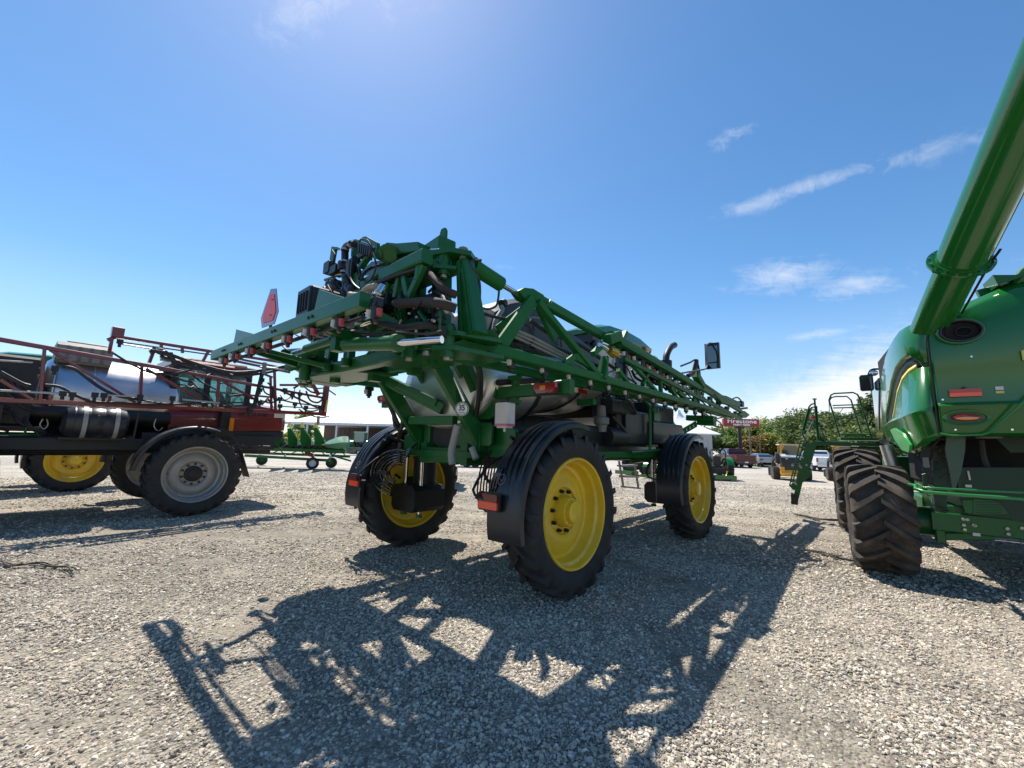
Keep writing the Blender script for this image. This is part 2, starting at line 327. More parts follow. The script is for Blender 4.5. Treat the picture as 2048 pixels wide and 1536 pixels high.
# ------------------------------------------------------------------ ground
def ground_mat():
    m_ = bpy.data.materials.new('gravel_ground'); m_.use_nodes = True; t = m_.node_tree; b = t.nodes['Principled BSDF']; N_ = t.nodes; K = t.links
    tcn = N_.new('ShaderNodeTexCoord')
    def vor(s, feat='F1'):
        v = N_.new('ShaderNodeTexVoronoi'); v.inputs['Scale'].default_value = s; v.feature = feat; K.new(tcn.outputs['Object'], v.inputs['Vector']); return v
    def noi(s, d=6, r=.6):
        v = N_.new('ShaderNodeTexNoise'); v.inputs['Scale'].default_value = s; v.inputs['Detail'].default_value = d; v.inputs['Roughness'].default_value = r; K.new(tcn.outputs['Object'], v.inputs['Vector']); return v
    v1 = vor(46); v2 = vor(19); n1_ = noi(.22); n2_ = noi(2.2); n3 = noi(40, 3)
    cr = N_.new('ShaderNodeValToRGB'); sp = N_.new('ShaderNodeSeparateColor'); K.new(v1.outputs['Color'], sp.inputs[0]); K.new(sp.outputs[0], cr.inputs[0])
    e = cr.color_ramp.elements; e[0].color = (0.194, 0.167, 0.127, 1); e[1].color = (0.646, 0.574, 0.458, 1); e.new(.5).color = (0.387, 0.334, 0.259, 1); e.new(.85).color = (0.517, 0.461, 0.371, 1)
    cr2 = N_.new('ShaderNodeValToRGB'); sp2 = N_.new('ShaderNodeSeparateColor'); K.new(v2.outputs['Color'], sp2.inputs[0]); K.new(sp2.outputs[1], cr2.inputs[0])
    e = cr2.color_ramp.elements; e[0].color = (0.269, 0.235, 0.185, 1); e[1].color = (0.538, 0.476, 0.381, 1)
    mx = N_.new('ShaderNodeMixRGB'); mx.inputs[0].default_value = .35; K.new(cr.outputs[0], mx.inputs[1]); K.new(cr2.outputs[0], mx.inputs[2])
    # dusty patches and far-off pale limestone
    mr = N_.new('ShaderNodeMapRange'); mr.inputs[1].default_value = .4; mr.inputs[2].default_value = .65; mr.inputs[4].default_value = .55; K.new(n2_.outputs[0], mr.inputs[0])
    mx2 = N_.new('ShaderNodeMixRGB'); K.new(mr.outputs[0], mx2.inputs[0]); K.new(mx.outputs[0], mx2.inputs[1]); mx2.inputs[2].default_value = (0.409, 0.351, 0.269, 1)
    mr2 = N_.new('ShaderNodeMapRange'); mr2.inputs[1].default_value = .35; mr2.inputs[2].default_value = .68; mr2.inputs[3].default_value = .72; mr2.inputs[4].default_value = 1.22; K.new(n1_.outputs[0], mr2.inputs[0])
    mx3 = N_.new('ShaderNodeVectorMath'); mx3.operation = 'SCALE'; K.new(mx2.outputs[0], mx3.inputs[0]); K.new(mr2.outputs[0], mx3.inputs['Scale'])
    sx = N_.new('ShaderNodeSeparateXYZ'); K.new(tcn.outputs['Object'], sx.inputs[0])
    mrn = N_.new('ShaderNodeMapRange'); mrn.inputs[1].default_value = 8; mrn.inputs[2].default_value = 16; mrn.inputs[3].default_value = .72; mrn.inputs[4].default_value = 1.0; K.new(sx.outputs[1], mrn.inputs[0])  # near ground painted darker, as the shade in gaps between loose stones
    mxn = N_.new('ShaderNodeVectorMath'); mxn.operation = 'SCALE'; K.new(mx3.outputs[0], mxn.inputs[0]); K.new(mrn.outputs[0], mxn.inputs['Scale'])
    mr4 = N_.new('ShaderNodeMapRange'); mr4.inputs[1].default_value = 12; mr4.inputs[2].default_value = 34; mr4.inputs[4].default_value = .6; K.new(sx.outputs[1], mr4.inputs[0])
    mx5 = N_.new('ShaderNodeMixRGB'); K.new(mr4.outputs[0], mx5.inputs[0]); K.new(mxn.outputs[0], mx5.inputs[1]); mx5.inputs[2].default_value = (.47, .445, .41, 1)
    mpt = N_.new('ShaderNodeMapping'); mpt.inputs['Scale'].default_value = (.10, 1.1, 1); mpt.inputs['Rotation'].default_value = (0, 0, R(-7)); K.new(tcn.outputs['Object'], mpt.inputs[0])
    nt_ = N_.new('ShaderNodeTexNoise'); nt_.inputs['Scale'].default_value = 1.0; nt_.inputs['Detail'].default_value = 5; K.new(mpt.outputs[0], nt_.inputs['Vector'])
    mrt = N_.new('ShaderNodeMapRange'); mrt.inputs[1].default_value = .35; mrt.inputs[2].default_value = .65; mrt.inputs[3].default_value = .80; mrt.inputs[4].default_value = 1.12; K.new(nt_.outputs[0], mrt.inputs[0])
    sct = N_.new('ShaderNodeVectorMath'); sct.operation = 'SCALE'; K.new(mx5.outputs[0], sct.inputs[0]); K.new(mrt.outputs[0], sct.inputs['Scale'])
    nf = noi(4.5, 8, .75); mf = N_.new('ShaderNodeMapRange'); mf.inputs[1].default_value = .36; mf.inputs[2].default_value = .64; mf.inputs[3].default_value = .70; mf.inputs[4].default_value = 1.22; K.new(nf.outputs[0], mf.inputs[0])
    scf = N_.new('ShaderNodeVectorMath'); scf.operation = 'SCALE'; K.new(sct.outputs[0], scf.inputs[0]); K.new(mf.outputs[0], scf.inputs['Scale'])
    K.new(scf.outputs[0], b.inputs['Base Color']); b.inputs['Roughness'].default_value = .92; b.inputs['Specular IOR Level'].default_value = .25
    bp = N_.new('ShaderNodeBump'); bp.inputs['Strength'].default_value = 1; bp.inputs['Distance'].default_value = .016; bp.invert = True
    hs = N_.new('ShaderNodeMath'); hs.operation = 'ADD'; K.new(v1.outputs['Distance'], hs.inputs[0]); K.new(v2.outputs['Distance'], hs.inputs[1])
    h3 = N_.new('ShaderNodeMath'); h3.operation = 'MULTIPLY_ADD'; K.new(n3.outputs[0], h3.inputs[0]); h3.inputs[1].default_value = -.6; K.new(hs.outputs[0], h3.inputs[2])
    K.new(h3.outputs[0], bp.inputs['Height']); K.new(bp.outputs[0], b.inputs['Normal'])
    return m_
GM = ground_mat()
from mathutils import noise as mnoise
def gh(x, y):
    d = math.hypot(x, y)
    return (mnoise.noise(Vector((x*.35, y*.35, 3)))*.035+mnoise.noise(Vector((x*1.6, y*1.6, 9)))*.012)*max(0, 1-max(0, d-18)/14)-.012
b = MB(); xs = [-900, -400, -200, -100, -60, -40]+[-30+.5*i for i in range(121)]+[40, 60, 100, 200, 400, 900]
ys = [-60, -20, -8]+[-4+.5*i for i in range(73)]+[34, 40, 50, 70, 100, 200, 400, 900]
b.v = [(x, y, gh(x, y)) for y in ys for x in xs]; nx = len(xs)
b.f = [(j*nx+i, j*nx+i+1, (j+1)*nx+i+1, (j+1)*nx+i) for j in range(len(ys)-1) for i in range(nx-1)]; b.mi = [0]*len(b.f)
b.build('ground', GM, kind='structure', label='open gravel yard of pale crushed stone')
# loose stones: real pebbles instanced on scattered points
def stone_mat():
    m_ = bpy.data.materials.new('pebble'); m_.use_nodes = True; t = m_.node_tree; bs = t.nodes['Principled BSDF']
    oi = t.nodes.new('ShaderNodeObjectInfo'); cr = t.nodes.new('ShaderNodeValToRGB'); t.links.new(oi.outputs['Random'], cr.inputs[0])
    e = cr.color_ramp.elements; e[0].color = (0.161, 0.142, 0.117, 1); e[1].color = (0.775, 0.721, 0.615, 1)
    for p, c in ((.15, (0.259, 0.225, 0.181)), (.35, (0.409, 0.361, 0.293)), (.55, (0.505, 0.450, 0.367)), (.7, (0.387, 0.314, 0.244)), (.8, (0.603, 0.544, 0.440)), (.93, (0.559, 0.450, 0.322))): e.new(p).color = (*c, 1)
    tcn = t.nodes.new('ShaderNodeTexCoord'); nz = t.nodes.new('ShaderNodeTexNoise'); nz.inputs['Scale'].default_value = 1.5; t.links.new(tcn.outputs['Object'], nz.inputs['Vector'])
    mr = t.nodes.new('ShaderNodeMapRange'); mr.inputs[3].default_value = .75; mr.inputs[4].default_value = 1.2; t.links.new(nz.outputs[0], mr.inputs[0])
    vm = t.nodes.new('ShaderNodeVectorMath'); vm.operation = 'SCALE'; t.links.new(cr.outputs[0], vm.inputs[0]); t.links.new(mr.outputs[0], vm.inputs['Scale']); t.links.new(vm.outputs[0], bs.inputs['Base Color'])
    bs.inputs['Roughness'].default_value = .85; bs.inputs['Specular IOR Level'].default_value = .3; return m_
PEB = stone_mat()
def gravel():
    rnd = random.Random(3); pts = []; scl = []
    def trk(x, y):
        return math.exp(-((y-.10*x-8.6)/.5)**2)+math.exp(-((y-.10*x-10.8)/.5)**2)+math.exp(-((x+.55*y-3.6)/.35)**2)*.8+math.exp(-((x+.55*y-5.5)/.35)**2)*.8+math.exp(-((x-.2*y+3.4)/.4)**2)*.7
    def zone(r0, r1, dens, smin, smax, aw):
        n = int(dens*(r1*r1-r0*r0)*aw)
        for _ in range(n):
            r_ = math.sqrt(rnd.uniform(r0*r0, r1*r1)); a = rnd.uniform(-aw, aw); x, y = r_*math.sin(a), r_*math.cos(a)
            if rnd.random() < .55*min(1, trk(x, y))+.5*max(0, min(1, (-.05-mnoise.noise(Vector((x*.8, y*.8, 5)))-.4*mnoise.noise(Vector((x*3, y*3, 2))))*4)): continue
            s_ = smin+(smax-smin)*rnd.random()**4.0
            pts.append((x, y, gh(x, y)+s_*.12)); scl.append(s_)
    aw = R(58)
    zone(1.9, 4.6, 6400, .005, .021, aw); zone(4.6, 7.5, 3000, .007, .024, aw); zone(7.5, 12, 900, .010, .030, aw); zone(12, 26, 190, .014, .036, aw)
    me = bpy.data.meshes.new('gravel_stones'); me.from_pydata(pts, [], [])
    at_ = me.attributes.new('ssize', 'FLOAT', 'POINT'); at_.data.foreach_set('value', scl)
    o = put(me, 'gravel_stones', kind='stuff', label='loose crushed stones lying over the gravel yard')
    ng = bpy.data.node_groups.new('scatter_stones', 'GeometryNodeTree'); ng.interface.new_socket('Geometry', in_out='INPUT', socket_type='NodeSocketGeometry'); ng.interface.new_socket('Geometry', in_out='OUTPUT', socket_type='NodeSocketGeometry')
    n = ng.nodes; k = ng.links; gi = n.new('NodeGroupInput'); go = n.new('NodeGroupOutput')
    g2i = n.new('GeometryNodeGeometryToInstance')
    for i in range(5):
        ic = n.new('GeometryNodeMeshIcoSphere'); ic.inputs['Radius'].default_value = 1; ic.inputs['Subdivisions'].default_value = 2
        sp_ = n.new('GeometryNodeSetPosition'); k.new(ic.outputs[0], sp_.inputs[0])
        ps = n.new('GeometryNodeInputPosition'); add = n.new('ShaderNodeVectorMath'); add.operation = 'ADD'; k.new(ps.outputs[0], add.inputs[0]); add.inputs[1].default_value = (i*7.3, i*3.1, i)
        vo = n.new('ShaderNodeTexVoronoi'); vo.feature = 'F1'; vo.inputs['Scale'].default_value = .75; k.new(add.outputs[0], vo.inputs['Vector'])
        ma = n.new('ShaderNodeMath'); ma.operation = 'MULTIPLY_ADD'; k.new(vo.outputs['Distance'], ma.inputs[0]); ma.inputs[1].default_value = -1.0; ma.inputs[2].default_value = 1.4
        mv = n.new('ShaderNodeVectorMath'); mv.operation = 'SCALE'; k.new(ps.outputs[0], mv.inputs[0]); k.new(ma.outputs[0], mv.inputs['Scale'])
        m2 = n.new('ShaderNodeVectorMath'); m2.operation = 'MULTIPLY'; k.new(mv.outputs[0], m2.inputs[0]); m2.inputs[1].default_value = ((1, .75, .5), (1.15, .8, .7), (.9, .9, .55), (1.3, .7, .5), (1, .8, .8))[i]
        k.new(m2.outputs[0], sp_.inputs['Position'])
        sm = n.new('GeometryNodeSetMaterial'); sm.inputs['Material'].default_value = PEB; k.new(sp_.outputs[0], sm.inputs[0])
        k.new(sm.outputs[0], g2i.inputs[0])
    ip = n.new('GeometryNodeInstanceOnPoints'); m2p = n.new('GeometryNodeMeshToPoints'); k.new(gi.outputs[0], m2p.inputs[0]); k.new(m2p.outputs[0], ip.inputs['Points']); k.new(g2i.outputs[0], ip.inputs['Instance']); ip.inputs['Pick Instance'].default_value = True
    rv = n.new('FunctionNodeRandomValue'); rv.data_type = 'FLOAT_VECTOR'; rv.inputs[0].default_value = (-.5, -.5, 0); rv.inputs[1].default_value = (.5, .5, 6.28)
    e2r = n.new('FunctionNodeEulerToRotation'); k.new(rv.outputs[0], e2r.inputs[0]); k.new(e2r.outputs[0], ip.inputs['Rotation'])
    na = n.new('GeometryNodeInputNamedAttribute'); na.data_type = 'FLOAT'; na.inputs[0].default_value = 'ssize'; k.new(na.outputs[0], ip.inputs['Scale'])
    k.new(ip.outputs[0], go.inputs[0]); md = o.modifiers.new('scatter', 'NODES'); md.node_group = ng
gravel()

# ------------------------------------------------------------------ THE GREEN SPRAYER
G = Frame(-.563, 6.441, R(42.33))
root = thing('crop_sprayer', 'big green sprayer with yellow wheels and folded booms in the middle of the yard', 'crop sprayer', G.o, -G.yaw)
KG = wheel_kit(.975, .46, .665, YELLOW, RUBBER, 'yellow_wheel')
TR = 1.695; WB = 4.51
random.seed(11)
for s_, q_ in ((1, 0), (-1, 0), (1, WB), (-1, WB)): add_wheel(KG, root, (s_*TR, q_, .965), s_, random.uniform(0, 6))
def q(x, y, v): return G.at(x, y, q=v)
def s(x, y, v): return G.at(x, y, s=v)
# fenders with reflectors
for sd_ in (1, -1):
    for qa in (0, WB):
        f = fender_mb(0, 0, 0, 1.10, .50, R(76), R(192), flare=0).mesh('fender', FENDER, 30)
        o = put(f, 'fender', root, (sd_*(TR-.03), qa, .965), scale=(sd_, 1, 1))
        bb = MB(); bb.beam((-.25, -1.19, .02), (-.25+.0, -1.19, -.02), .01); 
        if qa == 0:
            r_ = MB(); r_.box2((-.30, -1.170, .19), (-.02, -1.150, .27)); r_.build('reflector', DRED, o, label='dark upper half of the rear reflector')
            r_ = MB(); r_.box2((-.30, -1.172, .11), (-.02, -1.150, .188)); r_.build('reflector', ORED, o, label='bright orange lower half of the rear reflector')
            r_ = MB(); r_.box2((-.33, -1.15, .09), (.0, -1.12, .29)); r_.tube([(-.34, -1.14, .2), (-.42, -1.10, .2)], .012); r_.build('reflector_bracket', BLACKM, o)
            # raised emblem outline on the fender rib
            r_ = MB(); a = R(158); c = V(-.06, math.cos(a)*1.14, math.sin(a)*1.14); tx = V(1, 0, 0); ty = V(0, math.sin(a), -math.cos(a))
            r_.tube([c+tx*.05*math.cos(k*math.pi/8)+ty*.06*math.sin(k*math.pi/8) for k in range(17)], .004, 5)
            r_.tube([c-tx*.03+ty*.01, c+tx*.0-ty*.02, c+tx*.03+ty*.01, c+tx*.02+ty*.035], .004, 5); r_.build('raised_emblem', GREYP, o)
        r_ = MB(); r_.tube([(-.26, .1, 1.1), (-.34, .02, .9), (-.38, -.02, .72)], .025, 8, 3); r_.tube([(-.26, -.7, .9), (-.36, -.4, .8), (-.38, -.1, .70)], .022, 8, 3)
        r_.tube([(-.2, -1.14, .2), (-.36, -1.2, .3), (-.42, -.8, .62), (-.38, -.3, .7)], .016, 8, 3); r_.build('fender_bracket', BLACKM, o)
# legs / suspension at each wheel
for sd_ in (1, -1):
    for qa in (0, WB):
        b = MB(); c = sd_*1.24
        b.cyl((c, qa, 1.12), (c, qa, 1.52), .20, n=24); b.cyl((c, qa, 1.50), (c, qa, 1.53), .22, n=24); b.cyl((c, qa, .98), (c, qa, 1.12), .225, .2, n=24)
        b.box2((c-.36, qa-.40, .64), (c+.30, qa+.22, 1.06), c=.07); b.cyl((c+sd_*.1, qa, .965), (c+sd_*.42, qa, .965), .2, n=24)
        b.build('suspension_leg', BLACKM, root)
        b = MB(); 
        for dx, dq in ((-.24, -.22), (.2, -.22)): b.cyl((c+dx, qa+dq, .56), (c+dx, qa+dq, 1.58), .033, n=12)
        o = b.each('guide_rod', CHROME, root)[0]
        b = MB()
        for dx, dq in ((-.24, -.22), (.2, -.22)): b.cyl((c+dx, qa+dq, .55), (c+dx, qa+dq, .60), .055, n=12); b.cyl((c+dx, qa+dq, 1.52), (c+dx, qa+dq, 1.57), .05, n=12)
        b.each('rod_end', GREEN, o)
        b = MB(); b.box2((c-.36, qa-.32, 1.55), (c+.30, qa+.26, 1.64), c=.02); b.beam((c-sd_*.2, qa, 1.62), (sd_*.5, qa, 1.52), .34, .2); b.beam((c, qa-.2, 1.66), (c-sd_*.1, qa-.2, 1.9), .2, .06, w1=.08); b.build('leg_bracket', GREEN, root)
        b = MB()
        for k in range(7):
            dy = -.34-.02*k; r0 = .12+.035*k
            b.tube([(c-.05, qa-.12, 1.72-.01*k), (c-.22-r0*.6, qa+dy, 1.62+.01*k), (c-.30-r0, qa+dy, 1.30), (c-.26-r0*.9, qa+dy, 1.0-.012*k), (c-.1, qa-.28, .86-.012*k)], .011, 6, 5)
        b.tube([(c-.05, qa-.3, 1.9), (c-.45, qa-.36, 1.8), (c-.62, qa-.36, 1.35), (c-.3, qa-.3, 1.15)], .022, 8, 5)
        if qa == 0: b.each('leg_hose', HOSE, root)
b = MB()
for k in range(7):
    rx, ry = 58-6.2*k, 47-5*k; pts = [q(834-k*4, 886+k*5, -.62)]
    for a_ in range(75, 262, 17): pts.append(q(800+rx*math.cos(R(a_)), 946-ry*math.sin(R(a_)), -.95+.02*k))
    b.tube(pts, .0115, 6, 2)
for k in range(3): b.tube([q(1016, 925+k*6, -.8), q(1000+k*3, 938, -1.0), q(985+k*5, 960, -1.05), q(981+k*5, 985, -1.05), q(992+k*3, 1003, -1.0)], .016, 8, 4)
b.each('leg_hose', GHOSE, root)
b = MB()
for x, y, w_, h_ in ((800, 905, .08, .3), (765, 945, .3, .06), (770, 968, .25, .05)): p_ = q(x, y, -.9); b.box(p_, (w_, .04, h_))
b.each('hose_bracket', BLACKM, root)
# chassis
b = MB()
for sd_ in (1, -1): b.beam((sd_*.46, -.62, 1.62), (sd_*.46, 6.3, 1.66), .14, .30)
for qq in (-.55, .35, 1.6, 2.9, 4.2, 5.6): b.beam((-.5, qq, 1.6), (.5, qq, 1.6), .14, .22, up=(0, 0, 1))
for qq in (0, WB): b.beam((-1.0, qq, 1.56), (1.0, qq, 1.56), .32, .2)
b.box2((-.72, -.66, 1.58), (.72, -.55, 1.66)); b.box2((-.76, -.60, 1.66), (-.60, -.35, 2.0)); b.box2((.60, -.60, 1.66), (.76, -.35, 2.0)); b.box2((-.62, -.42, 1.62), (.62, -.38, 2.02))
b.box2((.75, -.45, 1.60), (1.25, -.38, 1.98)); b.box2((-1.25, -.45, 1.60), (-.75, -.38, 1.9)); b.box2((.8, -.4, 1.62), (1.2, .3, 1.72)); b.box2((.55, -.35, 2.0), (1.05, -.25, 2.4))
for k in range(6): b.cyl((-.5+k*.2, -.43, 1.85-.05*(k % 2)), (-.5+k*.2, -.45, 1.85-.05*(k % 2)), .025, n=8)
b.build('chassis', GREEN, root)
b = MB(); b.box2((.80, 1.55, 1.58), (1.30, 5.3, 1.70)); b.box2((.8, 4.95, 1.72), (1.34, 5.25, 1.80)); b.build('side_frame', GREEN, root)
# tank
def sect(cx, cz, a, z0, z1, n=36, p=2.1, qv=0, tilt=0):
    L_ = []
    for i in range(n):
        t = 2*math.pi*i/n; ct, st = math.cos(t), math.sin(t)
        x = abs(ct)**(2/p)*a*(1 if ct >= 0 else -1); z = (z0+z1)/2+abs(st)**(2/p)*(z1-z0)/2*(1 if st >= 0 else -1)
        L_.append(V(cx+x, qv+tilt*(z-cz), z))
    return L_
b = MB(); b.loops([sect(0, 2.6, .75, 2.1, 3.05, qv=-.72), sect(0, 2.6, .98, 2.0, 3.2, qv=-.68), sect(0, 2.6, 1.06, 1.98, 3.3, qv=-.55), sect(0, 2.7, 1.12, 2.0, 3.4, qv=.2), sect(0, 2.7, 1.14, 2.12, 3.42, qv=.5), sect(0, 2.8, 1.14, 2.34, 3.42, qv=1.1), sect(0, 2.8, 1.14, 2.36, 3.38, qv=2.0), sect(0, 2.8, 1.05, 2.5, 3.3, qv=2.12), sect(0, 2.8, .8, 2.6, 3.2, qv=2.16)])
tank = b.build('tank', STEEL, root, angle=60)
b = MB(); b.loops([sect(0, 2, .8, 1.72, 2.2, qv=-.5), sect(0, 2, .95, 1.74, 2.2, qv=-.3), sect(0, 2, .98, 1.78, 2.3, qv=1.6), sect(0, 2, .7, 1.85, 2.3, qv=1.9)]); b.build('sump', BLACKM, tank, angle=60)
b = MB()
for qq in (.25, 1.35): b.loops([[p*1 for p in sect(0, 2.7, 1.155, 1.99 if qq < 1 else 2.33, 3.43, qv=qq-.03)], sect(0, 2.7, 1.155, 1.99 if qq < 1 else 2.33, 3.43, qv=qq+.03)])
b.build('tank_strap', BLACKM, tank)
# black moulded cover over the tank: outline from the side, full width
tp = [s(978, 648, .95), s(992, 612, .95), s(1022, 596, .95), s(1052, 592, .95), s(1100, 628, .95), s(1160, 668, .95), s(1200, 700, .95), s(1215, 715, .95)]
b = MB(); ls = []
for p in tp:
    zt = p.z; zb = 3.12; wd = .95
    ls.append([V(-wd, p.y, zb), V(wd, p.y, zb), V(wd+.02, p.y, zb+.1), V(wd-.02, p.y, zt-.08), V(wd-.14, p.y, zt), V(.3, p.y, zt+.02), V(-.3, p.y, zt+.02), V(-wd+.14, p.y, zt), V(-wd+.02, p.y, zt-.08), V(-wd-.02, p.y, zb+.1)])
b.loops(ls); cov = b.build('tank_cover', BLACK, root, angle=25)
b = MB(); b.tube([(1.0, -.4, 3.25), (1.03, .6, 3.3), (1.02, 2.0, 3.22)], .035, 8, 4); b.tube([(.98, .2, 3.7), (1.0, .2, 3.4)], .012); b.tube([(.98, .9, 3.6), (1.0, .9, 3.35)], .012); b.build('cover_trim', BLACK, cov)
b = MB(); b.tube([s(1002, 612, 1.0), s(1004, 620, 1.02), s(992, 640, 1.03), s(988, 660, 1.05)], .035, 10, 4); b.build('fill_pipe', GREYH, root)
b = MB(); b.cyl(s(1003, 608, 1.0), s(1009, 606, 1.0), .06, n=16); b.build('fill_cap', BLACK, root)
# cab
cabq = lambda x, y: G.at(x, y, s=.85)
rf = [(2.15, 4.02, 3.92), (2.3, 4.1, 3.9), (2.8, 4.25, 3.92), (3.6, 4.30, 3.96), (4.2, 4.27, 4.0), (4.75, 4.16, 4.02), (5.0, 4.06, 3.98)]
b = MB(); ls = []
for i, (qq, zt, zb) in enumerate(rf):
    wd = .86 if 0 < i < len(rf)-1 else .72
    ls.append([V(-wd+.06, qq, zb), V(wd-.06, qq, zb), V(wd, qq, zb+.05), V(wd-.03, qq, zt-.07), V(wd-.25, qq, zt), V(-wd+.25, qq, zt), V(-wd+.03, qq, zt-.07), V(-wd, qq, zb+.05)])
b.loops(ls); cab = b.build('cab_roof', GREEN2, root, angle=25)
b = MB(); b.box2((-.8, 2.2, 3.72), (.8, 4.9, 3.93), c=.05); b.build('roof_liner', BLACK, cab)
b = MB(); b.box2((.805, 2.75, 3.80), (.83, 3.5, 3.86)); b.build('grab_rail', GREYP, cab); b = MB(); b.box2((.81, 3.5, 3.76), (.835, 3.85, 3.9)); b.build('work_light', WHITE, cab); b = MB(); b.box2((.75, 4.82, 3.8), (.9, 4.98, 3.92), c=.02); b.build('front_light', AMBER, cab)
b = MB(); b.box2((-.82, 2.2, 2.45), (.82, 2.35, 3.75)); b.box2((-.84, 2.2, 2.3), (.84, 4.95, 2.5)); 
for sd_ in (1, -1):
    for qq, q2 in ((2.28, 2.28), (3.5, 3.5), (4.85, 4.78)): b.beam((sd_*.8, qq, 2.4), (sd_*.8, q2, 3.78), .07, .09, up=(0, 1, 0))
b.build('cab_frame', BLACKM, root)
b = MB(); 
for sd_ in (1, -1): b.box2((sd_*.80, 2.3, 2.5), (sd_*.79, 4.8, 3.75), c=.001)
b.box2((-.78, 4.8, 2.5), (.78, 4.81, 3.75), c=.001); b.build('cab_window', GLASS, root)
# hood and exhaust in front of the cab
b = MB(); b.loops([[V(-.55, qq, 1.8), V(.55, qq, 1.8), V(.62, qq, 2.4), V(.55, qq, zt-.15), V(.35, qq, zt), V(-.35, qq, zt), V(-.55, qq, zt-.15), V(-.62, qq, 2.4)] for qq, zt in ((4.98, 3.1), (5.6, 3.05), (6.2, 2.92), (6.6, 2.7), (6.75, 2.5))]); b.build('hood', GREENB, root, angle=30)
ex = lambda x, y: s(x, y, .62)
b = MB(); b.tube([ex(1332, 745), ex(1332, 722), ex(1334, 708), ex(1341, 695), ex(1349, 690)], [.10, .10, .105, .11, .085], 16, 4); b.build('exhaust_pipe', BLACKM, root, angle=60)
b = MB(); b.cyl(ex(1332, 770), ex(1332, 722), .15, n=20); b.build('muffler', BLACKM, root)
# mirror on its arm
mr_q = lambda x, y: s(x, y, 1.95)
mp = [mr_q(1414, 691), mr_q(1436, 688), mr_q(1434, 736), mr_q(1421, 738)]
b = MB(); mc = mr_q(1425, 712); b.box((mc.x, mc.y, mc.z), (.31, .07, .60)); mir = b.build('mirror', BLACK, root)
b = MB(); b.box((mc.x, mc.y-.04, mc.z+.04), (.25, .01, .38)); b.box((mc.x, mc.y-.04, mc.z-.24), (.25, .01, .12)); b.build('mirror_glass', mat('dark_mirror', (.14, .17, .17), .05, metal=1, var=.02), mir)
b = MB(); b.tube([mr_q(1436, 688)+V(-.05, 0, .02), mr_q(1413, 690), mr_q(1414, 732), mr_q(1395, 741), mr_q(1372, 748)-V(.7, 0, 0)], .018, 8, 3); b.build('mirror_arm', GREYP, mir)
# side boxes, filter, handrail, ladder
b = MB(); b.box2((.86, 2.55, 1.82), (1.27, 3.55, 2.46), c=.03); b.box2((.88, 3.6, 1.84), (1.34, 5.2, 2.30), c=.03); b.box2((.8, 3.65, 2.29), (1.2, 5.05, 2.70), c=.05); b.box2((.6, 1.0, 1.62), (1.15, 2.5, 2.12), c=.04); b.build('side_cover', BLACK, root, label='black plastic covers below the boom and an added dark gap box')  # last box is added to darken the bright gap behind the rear wheel
b = MB(); b.box2((.9, 2.3, 2.0), (1.22, 2.5, 2.6), c=.03); b.box2((1.0, 2.05, 2.35), (1.28, 2.9, 2.62), c=.04); b.cyl((1.2, 1.9, 1.95), (1.2, 2.5, 1.95), .17, n=20)
b.cyl((1.0, 2.0, 2.3), (1.0, 2.0, 2.75), .08); b.tube([(1.25, 2.2, 2.5), (1.35, 2.5, 2.6), (1.3, 2.9, 2.4), (1.2, 3.1, 2.5)], .02, 8, 4); b.tube([(1.25, 2.1, 2.3), (1.34, 2.3, 2.1), (1.3, 2.6, 1.95)], .03, 8, 4); b.build('pump_assembly', BLACKM, root)
b = MB(); fc = s(1203, 850, 1.15); b.lathe([(0, .0), (0, .09), (.12, .10), (.14, .13), (.24, .13), (.26, .09), (.28, .08), (.44, .075), (.46, .05), (.46, 0)], fc-V(0, 0, .12), (0, 0, 1), 20); b.build('strainer', GREYP, root, label='grey translucent strainer canister')
b = MB(); b.tube([s(1286, 800, 1.33), s(1298, 812, 1.34), s(1300, 835, 1.34), s(1300, 895, 1.34), s(1296, 905, 1.33), s(1280, 908, 1.3)], .028, 8, 4); b.tube([s(1262, 905, 1.36), s(1345, 898, 1.36)], .03); b.build('handrail', GREEN, root)
b = MB(); b.box2((1.15, 3.75, 2.3), (1.3, 4.05, 2.5), c=.02); b.cyl((1.22, 3.9, 2.48), (1.22, 3.9, 2.60), .1, n=16); b.build('filler_neck', GREEN, root)
b = MB(); b.box2((1.15, 1.0, 2.62), (1.16, 1.14, 2.70)); b.build('warning_decal', WHITE, root); b = MB(); b.box2((1.15, 1.15, 2.62), (1.16, 1.42, 2.70)); b.build('warning_decal', LAMPR, root)
lx = lambda x, y: G.at(x, y, s=-1.45)
b = MB(); l0, l1, l2_, l3 = lx(1238, 922), lx(1247, 975), lx(1268, 920), lx(1277, 978)
b.beam(l0, l1, .03, .07, up=(1, 0, 0)); b.beam(l2_, l3, .03, .07, up=(1, 0, 0)); b.each('ladder_rail', GREYP, root)
for t in (.18, .58, .97):
    b = MB(); b.beam(l0.lerp(l1, t), l2_.lerp(l3, t), .20, .05); b.build('ladder_step', GREYP, root)
